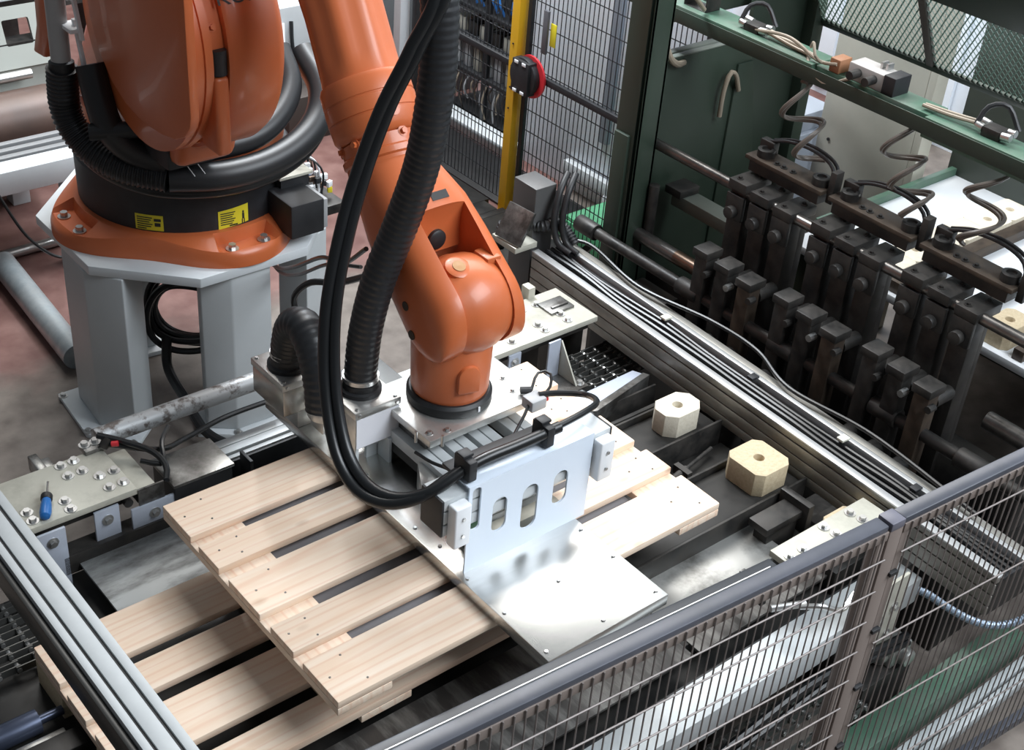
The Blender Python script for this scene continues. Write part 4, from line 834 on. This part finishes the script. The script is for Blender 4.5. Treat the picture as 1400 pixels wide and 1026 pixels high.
# expanded metal: rows of strands
b = bmesh.new(); ny = 100; nz_ = 17; dy = (y1g-y0g)/ny; dl = Lg/nz_
base = Vector((2.45, 0, 1.30)); nn = sd.cross(Y).normalized()
for j in range(nz_):
    for i in range(ny):
        yy = y0g+(i+(.5 if j % 2 else 0))*dy; l = j*dl
        # one strand: small slanted quad pair forming the lower edges of a diamond
        for s in (-1, 1):
            p0 = base+Y*yy+sd*l; p1 = base+Y*(yy+s*dy*.5)+sd*(l+dl)
            w = sd*.0085; t = nn*.003
            b.faces.new([b.verts.new(p) for p in (p0-t, p1-t, p1+w+t, p0+w+t)])
m_ = MB(); m_.b.free(); m_.b = b
o = part('expanded_metal', m_, mat('mesh_green', (.16, .24, .20), .35, .5), Mg); o['kind'] = 'stuff'
def gbar(ya, la, yb, lb, w, m=DARK2):
    p = base+Y*ya+sd*la; q_ = base+Y*yb+sd*lb; b = MB(); d = q_-p
    rot = Matrix((d.normalized(), nn.cross(d.normalized()), nn)).transposed(); b.box((p+q_)/2, (d.length, w, .02), rot=rot); return b
part('frame_bar', gbar(y0g, 0, y1g, 0, .025), GREEN, Mg, .002)
for y in (1.24, .45, -.35): part('frame_bar', gbar(y, 0, y, Lg, .03), mat('guard_bar', (.09, .085, .075), .5), Mg, .002)
part('top_beam', gbar(y0g, Lg+.13, y1g, Lg+.13, .26), GREEN, Mg, .004)
b = MB(); b.bx(2.46, 2.50, 1.25, 1.29, 0, 1.34); part('support_post', b, GREEN, Mg, .003)
b = MB(); b.bx(2.46, 2.50, -1.05, -1.01, 0, 1.34); part('support_post', b, GREEN, Mg, .003)
Bp = root('beige_panel', (2.75, .80, .40), 'upright beige sheet metal cover behind the clamp units', 'panel')
b = MB(); b.bx(2.75, 2.765, .63, 1.08, .0, 1.5); part('sheet', b, BEIGE, Bp, .003)
b = MB(); b.bx(2.75, 2.83, .595, .63, .0, 1.5); part('folded_edge', b, BEIGE, Bp, .003)
for y, z in ((1.04, .98), (1.02, .72), (.66, .95), (.64, .62)): b = MB(); b.cyl((2.744, y, z), (2.75, y, z), .007, n=10); part('screw', b, INK, Bp)
b = MB(); b.bx(3.0, 3.03, -.6, .60, .0, 1.6); one('dark_cover', b, mat('dark_green_grey', (.045, .055, .045), .5), 'dark green grey machine cover beyond the beige panel', 'cover', bevel=.004)
b = MB(); b.bx(2.56, 2.9, 1.10, 1.5, 0, .72); b.bx(2.58, 2.88, 1.12, 1.4, .72, .80); one('cabinet_block', b, mat('blue_grey', (.30, .33, .38), .45), 'blue grey cabinet standing behind the green side panel', 'cabinet', bevel=.006)

# ------------------------------------------------------------------ white block table behind the clamps
Wt = root('block_table', (2.5, 0, 0), 'white topped feed table with green edge bar behind the clamp units', 'table')
b = MB(); b.bx(1.98, 3.0, -1.0, .555, .66, .69); part('table_top', b, mat('white_sheet', (.74, .77, .80), .4), Wt, .002)
b = MB(); b.bx(2.15, 3.0, .555, .58, .66, .72); part('edge_bar', b, GREENL, Wt, .002)
for y0, y1, z in ((.075, .125, .735), (-.16, -.12, .73), (-.42, -.38, .73)): b = MB(); b.bx(2.0, 3.0, y0, y1, .69, z); part('guide_bar', b, IRON, Wt, .003)
for x in (2.05, 2.9):
    for y in (-.9, .5): b = MB(); b.bx(x-.03, x+.03, y-.03, y+.03, 0, .66); part('leg', b, GREEN, Wt, .003)
CHIPB = mat('pressed_wood_bright', (.72, .64, .50), .75, 0, (.80, .72, .58), 90, bump=.3)
for k in range(6): block(2.10+.147*k, .20, .69, .1465, .13, .05, .010, CHIPB, 'pale pressed-wood block in the row lying along the white table', group='blocks in a row on the white table')
for x, y, nm in ((2.08, -.30, 'tan pressed-wood block lying alone on the white table between guide bars'), (2.06, -.56, 'tan pressed-wood block on the white table near the bright shaft')):
    block(x, y, .69, .145, .10, .078, .02, CHIP, nm)

# ------------------------------------------------------------------ stub column and conduits at the far end of the beam
Sc = root('stub_column', (1.20, 1.09, 0), 'short dark grey square column with bolted bracket at the beam end', 'column')
b = MB(); b.bx(1.15, 1.245, 1.03, 1.15, 0, .90); part('tube', b, mat('dark_grey_paint', (.085, .085, .085), .5, .2), Sc, .004)
b = MB(); b.prism([(0, 0), (.12, 0), (.12, .13), (0, .13)], (1.055, 1.11, .715), Vector((.10, -.99, .0)), Vector((.45, .0, .89)), Vector((-.89, 0, .45))*.012); br = part('bracket_plate', b, STEELD, Sc, .002)
b = MB(); b.bx(1.05, 1.15, 1.0, 1.13, .69, .712); part('foot_plate', b, ZINC, Sc, .002)
for pts, r, rg, nm in (([(1.12, 1.17, .62), (1.125, 1.165, .66), (1.14, 1.165, .71), (1.175, 1.16-.14, .755), (1.222, 1.0, .765), (1.256, .98, .74), (1.264, .93, .70)], .020, .0015, 'thick black corrugated conduit arching at the end of the long beam'),
                       ([(1.29, 1.03, .93), (1.235, 1.0, .89), (1.205, .985, .82), (1.20, .975, .76), (1.205, .95, .71), (1.218, .90, .69)], .012, 0, 'pair of black cables dropping beside the stub column'),
                       ([(1.31, 1.01, .93), (1.257, .98, .89), (1.227, .965, .82), (1.222, .955, .76), (1.227, .93, .71), (1.24, .88, .69)], .012, 0, 'pair of black cables dropping beside the stub column')):
    b = MB(); b.tube(pts, r, n=12, ridge=rg, pitch=.012); one('conduit', b, BLKR, nm, 'conduit', 'conduits at the beam end')

# ------------------------------------------------------------------ fence behind with yellow post
Yp = root('yellow_post', (2.06, 2.23, 0), 'yellow safety fence post standing on the floor behind the robot', 'post')
b = MB(); b.bx(2.035, 2.085, 2.205, 2.255, 0, 2.2); part('tube', b, YELL, Yp, .003)
b = MB(); b.bx(2.0, 2.12, 2.17, 2.29, 0, .008); part('foot', b, YELL, Yp, .001)
for z in (.55, .65, .75, .85): b = MB(); b.cyl((2.034, 2.23, z), (2.030, 2.23, z), .004, n=8); part('rivet', b, INK, Yp)
def bgfence(y0, y1, z0, z1, label):
    R_ = root('mesh_fence', (2.08, (y0+y1)/2, 0), label, 'fence')
    b = MB(); n = int((y1-y0)/.027)
    for k in range(n+1):
        y = y0+k*.027; b.bx(2.079, 2.0822, y-.0016, y+.0016, z0, z1)
    z = z0
    while z < z1: b.bx(2.0822, 2.0855, y0, y1, z-.0018, z+.0018); z += .1
    o = part('wire_mesh', b, mat('bg_wire', (.025, .028, .032), .5), R_); o['kind'] = 'stuff'
    b = MB(); b.bx(2.065, 2.09, y0, y1, .72, .75); part('mid_rail', b, BLK, R_, .003)
    for y in (y0+.012, y1-.012): b = MB(); b.bx(2.07, 2.09, y-.012, y+.012, 0, z1); part('frame_upright', b, BLK, R_, .002)
    b = MB(); b.bx(2.07, 2.09, y0, y1, z1, z1+.02); part('top_rail', b, BLK, R_, .002)
bgfence(1.15, 2.19, .06, 2.0, 'black mesh fence panel between the yellow post and the green machine')
bgfence(2.27, 3.0, .06, 2.0, 'black mesh fence panel beside the yellow post before the cable rack')
Er = root('fence_lock', (2.03, 2.15, .64), 'black round fence lock with red backing beside the yellow post', 'lock')
b = MB(); b.cyl((2.015, 2.135, .735), (2.045, 2.135, .735), .085, n=28); b.bx(2.0, 2.05, 2.08, 2.19, .66, .81); part('body', b, BLK, Er, .004)
b = MB(); b.cyl((2.046, 2.118, .735), (2.056, 2.118, .735), .095, n=28); part('red_disc', b, RED, Er)
for z in (.67, .80):
    for y in (2.11, 2.16): b = MB(); b.bx(1.996, 2.0, y-.012, y+.012, z-.007, z+.007); part('clip', b, PLASTW, Er, .001)
b = MB(); b.bx(2.05, 2.064, 2.04, 2.07, .86, 1.05); one('grey_handle', b, mat('handle_grey', (.10, .10, .11), .4), 'dark grey handle bar fixed on the fence mesh', 'handle', bevel=.003)
b = MB(); b.bx(2.066, 2.070, 2.0, 2.035, .90, 1.0); one('yellow_tag', b, LABELY, 'small yellow tag plate hanging on the fence mesh', 'tag', bevel=.001)
# white sheet wall behind the fence
Ws = root('white_partition', (2.55, 2.2, 0), 'tall pale blue-white partition sheet behind the black mesh fence', 'partition')
b = MB(); b.bx(2.52, 2.55, 1.55, 2.66, 0, 2.3); part('sheet', b, WALLW, Ws, .002)
b = MB(); b.bx(2.49, 2.52, 2.05, 2.10, .33, 2.3); part('stiffener', b, mat('stiffener_grey', (.30, .34, .40), .5), Ws, .003)
# cable rack
Cr = root('cable_rack', (2.75, 3.0, 0), 'black open rack filled with looped cables and grey modules', 'rack')
for x in (2.55, 2.95):
    for y in (2.72, 3.02, 3.32): b = MB(); b.bx(x-.015, x+.015, y-.015, y+.015, 0, 1.6); part('upright', b, BLK, Cr, .002)
b = MB(); b.bx(2.96, 2.98, 2.70, 3.34, 0, 1.6); part('back_panel', b, BLK, Cr)
for z in (.05, .28, .46, .62, .85, 1.1): b = MB(); b.bx(2.53, 2.96, 2.71, 3.33, z, z+.02); part('shelf', b, BLK, Cr, .002)
for k in range(7):
    b = MB(); y = 2.75+.085*k; b.bx(2.56, 2.80, y, y+.05, .30, .42); part('module', b, [GREYP, BEIGE, GLASSG][k % 3], Cr, .003)
for k in range(6):
    b = MB(); y = 2.75+.095*k; b.bx(2.56, 2.70, y, y+.07, .48, .55); part('module', b, [DARK2, ZINC][k % 2], Cr, .003)
for k in range(16):
    y = 2.74+.037*k; x = 2.54+.02*random.random(); z = .27; d = random.uniform(.10, .2)
    b = MB(); b.tube([(x, y, z), (x-.02, y+.01, z-d*.5), (x-.01+.03*random.random(), y+.03*random.random()-.01, z-d)], .005, n=6); part('hanging_lead', b, [IRON, HOSEB, GLASSG][k % 3], Cr)
for k in range(10):
    y = 2.74+.055*k; b = MB(); b.tube([(2.55, y, .66), (2.53, y+.02, .72), (2.55, y+.05, .75), (2.56, y+.07, .68)], .007, n=6); part('blue_lead', b, [BLUE, BLUE, CABLE][k % 3], Cr)
b = MB(); b.bx(2.45, 2.55, 2.70, 3.30, .0, .05); b.bx(2.43, 2.55, 2.68, 3.3, .05, .07); part('cable_trough', b, WHITEP, Cr, .003)
# green crate and clutter on the floor behind the fence
Gc = root('green_crate', (2.33, 1.72, 0), 'light green crate on the floor behind the mesh fence', 'crate')
b = MB(); b.bx(2.15, 2.45, 1.55, 1.95, 0, .10); part('body', b, mat('crate_green', (.10, .42, .20), .5), Gc, .004)
b = MB(); b.bx(2.17, 2.43, 1.57, 1.93, .10, .11); part('lid', b, mat('crate_lid', (.14, .48, .26), .5), Gc, .002)
b = MB(); b.bx(2.47, 2.51, 1.3, 2.3, .10, .16); b.bx(2.46, 2.505, 1.9, 2.0, 0, .10); b.bx(2.46, 2.505, 1.3, 1.36, 0, .1); one('white_trunking', b, WHITEP, 'pale trunking box running behind the green crate', 'trunking', bevel=.003)
b = MB(); b.bx(2.30, 2.5, 1.35, 1.62, .16, .26); b.prism([(0, 0), (.2, 0), (.25, .18), (.05, .18)], (2.3, 1.62, .2), Y*-1, Z, X*.02); one('dark_carton', b, mat('dark_blue_grey', (.03, .04, .06), .5), 'dark folded carton lying above the green crate', 'carton', bevel=.002)

# ------------------------------------------------------------------ background beyond the robot
Bc = root('feed_conveyor', (-.2, 3.1, 0), 'white framed roller conveyor on the red floor behind the robot', 'conveyor')
b = MB(); b.bx(-2.0, .30, 2.82, 2.92, .40, .50); part('front_beam', b, WHITEP, Bc, .004)
for y in (2.98, 3.04, 3.10, 3.16): b = MB(); b.bx(-2.0, .42, y, y+.03, .42, .45); part('wear_strip', b, mat('strip_grey', (.30, .31, .32), .4, .3), Bc, .002)
b = MB(); b.bx(-2.0, .42, 2.95, 3.22, .34, .42); part('strip_tray', b, BLK, Bc)
b = MB(); b.cyl((-2.0, 3.42, .42), (.42, 3.42, .42), .13, n=28); part('drive_drum', b, mat('brown_drum', (.12, .075, .06), .45, .1, (.09, .06, .05), 8), Bc)
for x in (-1.0, .25):
    for y in (2.87, 3.5): b = MB(); b.bx(x-.04, x+.04, y-.04, y+.04, 0, .42 if y < 3 else .30); part('leg', b, WHITEP, Bc, .003)
Cp = root('operator_console', (-.1, 3.65, 0), 'grey-green console panel with two square cut-outs behind the robot', 'console')
pn = slotted([(-1.2, 0), (.55, 0), (.55, .26), (-1.2, .26)], [[(x+px, .15+pz) for px, pz in rrect(.12, .11, .008, 2)] for x in (.22, .38, -.1)], (0, 3.54, .60), X, Vector((0, .35, .94)), Vector((0, .94, -.35))*.02)
part('panel', pn, mat('console_grey', (.34, .36, .33), .5), Cp, ang=30)
b = MB(); b.bx(-1.2, .55, 3.57, 3.72, .0, .60); part('cabinet', b, mat('console_grey', (.34, .36, .33), .5), Cp, .004)
b = MB(); b.bx(-1.2, .5, 3.575, 3.66, .62, .70); part('inner_bay', b, DARK2, Cp)
b = MB(); b.cyl((-1.2, 3.50, .585), (.38, 3.50, .585), .022, n=12); part('handrail', b, BOLT, Cp)
b = MB(); b.bx(-1.5, .62, 3.70, 3.80, .84, .92); part('top_beam', b, WHITEP, Cp, .004)
for i in range(8):
    y = 3.95+.16*i; b = MB(); b.bx(-1.0, 1.0, y, y+.10, .80, .84)
    one('stacked_board', b, [BLK, DARK2, WOOD, BLK][i % 4] if i else DARK2, ['dark', 'dark', 'pale wooden', 'black'][i % 4]+' long slat lying behind the console panel', 'slat', 'slats behind the console', bevel=.003)
b = MB(); b.bx(-1.0, 1.0, 3.9, 5.3, .70, .80); b.bx(-.95, -.85, 3.95, 4.05, 0, .7); b.bx(.85, .95, 3.95, 4.05, 0, .7); b.bx(-.95, -.85, 5.1, 5.2, 0, .7); b.bx(.85, .95, 5.1, 5.2, 0, .7); one('slat_table', b, DARK2, 'dark table carrying the slats behind the console', 'table')
b = MB(); d_ = (Vector((-.105, 2.12, .052))-Vector((-.06, 2.92, .052))).normalized(); p_ = Vector((-.06, 2.92, .0525))
b.cyl(p_, p_+d_*.80, .052, n=24); one('galvanised_pipe', b, GALV, 'galvanised steel pipe lying on the red floor beside the pedestal', 'pipe')
b = MB(); b.cyl((-1.0, 3.02, .022), (.32, 3.03, .022), .022, n=14); one('thin_pipe', b, BOLT, 'thin bright steel tube lying across the red floor', 'pipe')
b = MB(); b.tube([(-.15, 2.76, .62), (-.10, 2.70, .45), (-.04, 2.62, .30), (.06, 2.56, .22), (.16, 2.58, .30), (.22, 2.64, .45)], .006, n=8); one('thin_cable', b, CABLE, 'thin black cable sagging in front of the white conveyor beam', 'cable')
# equipment behind the forearm
Eq = root('control_cabinet', (1.75, 3.55, 0), 'grey control cabinet with dark lower box behind the forearm', 'cabinet')
b = MB(); b.bx(1.55, 2.0, 3.6, 4.2, .0, .62); part('body', b, GREYP, Eq, .006)
b = MB(); b.bx(1.60, 1.95, 3.38, 3.6, .0, .24); part('lower_box', b, mat('brown_black', (.05, .04, .035), .5), Eq, .005)
b = MB(); b.bx(1.50, 1.70, 3.45, 3.55, .24, .26); part('shelf', b, DARK2, Eq, .002)
for k in range(4): b = MB(); b.tube([(1.60+.05*k, 3.59, .55), (1.58+.05*k, 3.54, .42), (1.62+.05*k, 3.50, .30)], .010, n=8); part('lead', b, [PLASTW, CABLE, PLASTW, CABLE][k], Eq)
b = MB(); b.cyl((1.60, 3.50, .26), (1.60, 3.50, .52), .035, n=16); part('motor', b, BLK, Eq)
Wp = root('white_post', (1.72, 2.62, 0), 'white square post standing beside a thin black post', 'post')
b = MB(); b.bx(1.695, 1.745, 2.60, 2.65, 0, 2.0); part('tube', b, WHITEP, Wp, .003)
b = MB(); b.bx(1.68, 1.76, 2.585, 2.665, 0, .008); part('foot', b, WHITEP, Wp, .001)
b = MB(); b.bx(1.735, 1.765, 2.54, 2.57, 0, 2.0); one('black_post', b, BLK, 'thin black post next to the white post', 'post', bevel=.002)
b = MB(); b.bx(2.2, 2.9, 3.5, 4.4, 0, 1.0); b.bx(2.25, 2.85, 3.55, 4.35, 1.0, 1.06); one('dark_machine_box', b, mat('mid_grey_box', (.13, .14, .145), .5), 'dark grey machine enclosure far behind the forearm', 'enclosure', bevel=.008)
b = MB(); b.bx(1.55, 2.02, 1.45, 2.16, 0, .07); b.bx(1.80, 2.02, 2.16, 2.20, 0, .07); b.bx(1.775, 2.02, 2.3, 3.0, 0, .07); b.bx(1.80, 1.99, 2.2, 2.3, 0, .07); one('floor_trough', b, DARK, 'low black trough on the floor in front of the mesh fence', 'trough', bevel=.004)
b = MB(); b.bx(2.10, 2.42, 2.0, 3.3, 0, .012); one('black_floor_sheet', b, BLKR, 'thin black sheet on the floor in front of the cable rack', 'mat', bevel=.002)  # thin black sheet laid over the red floor to make it dark
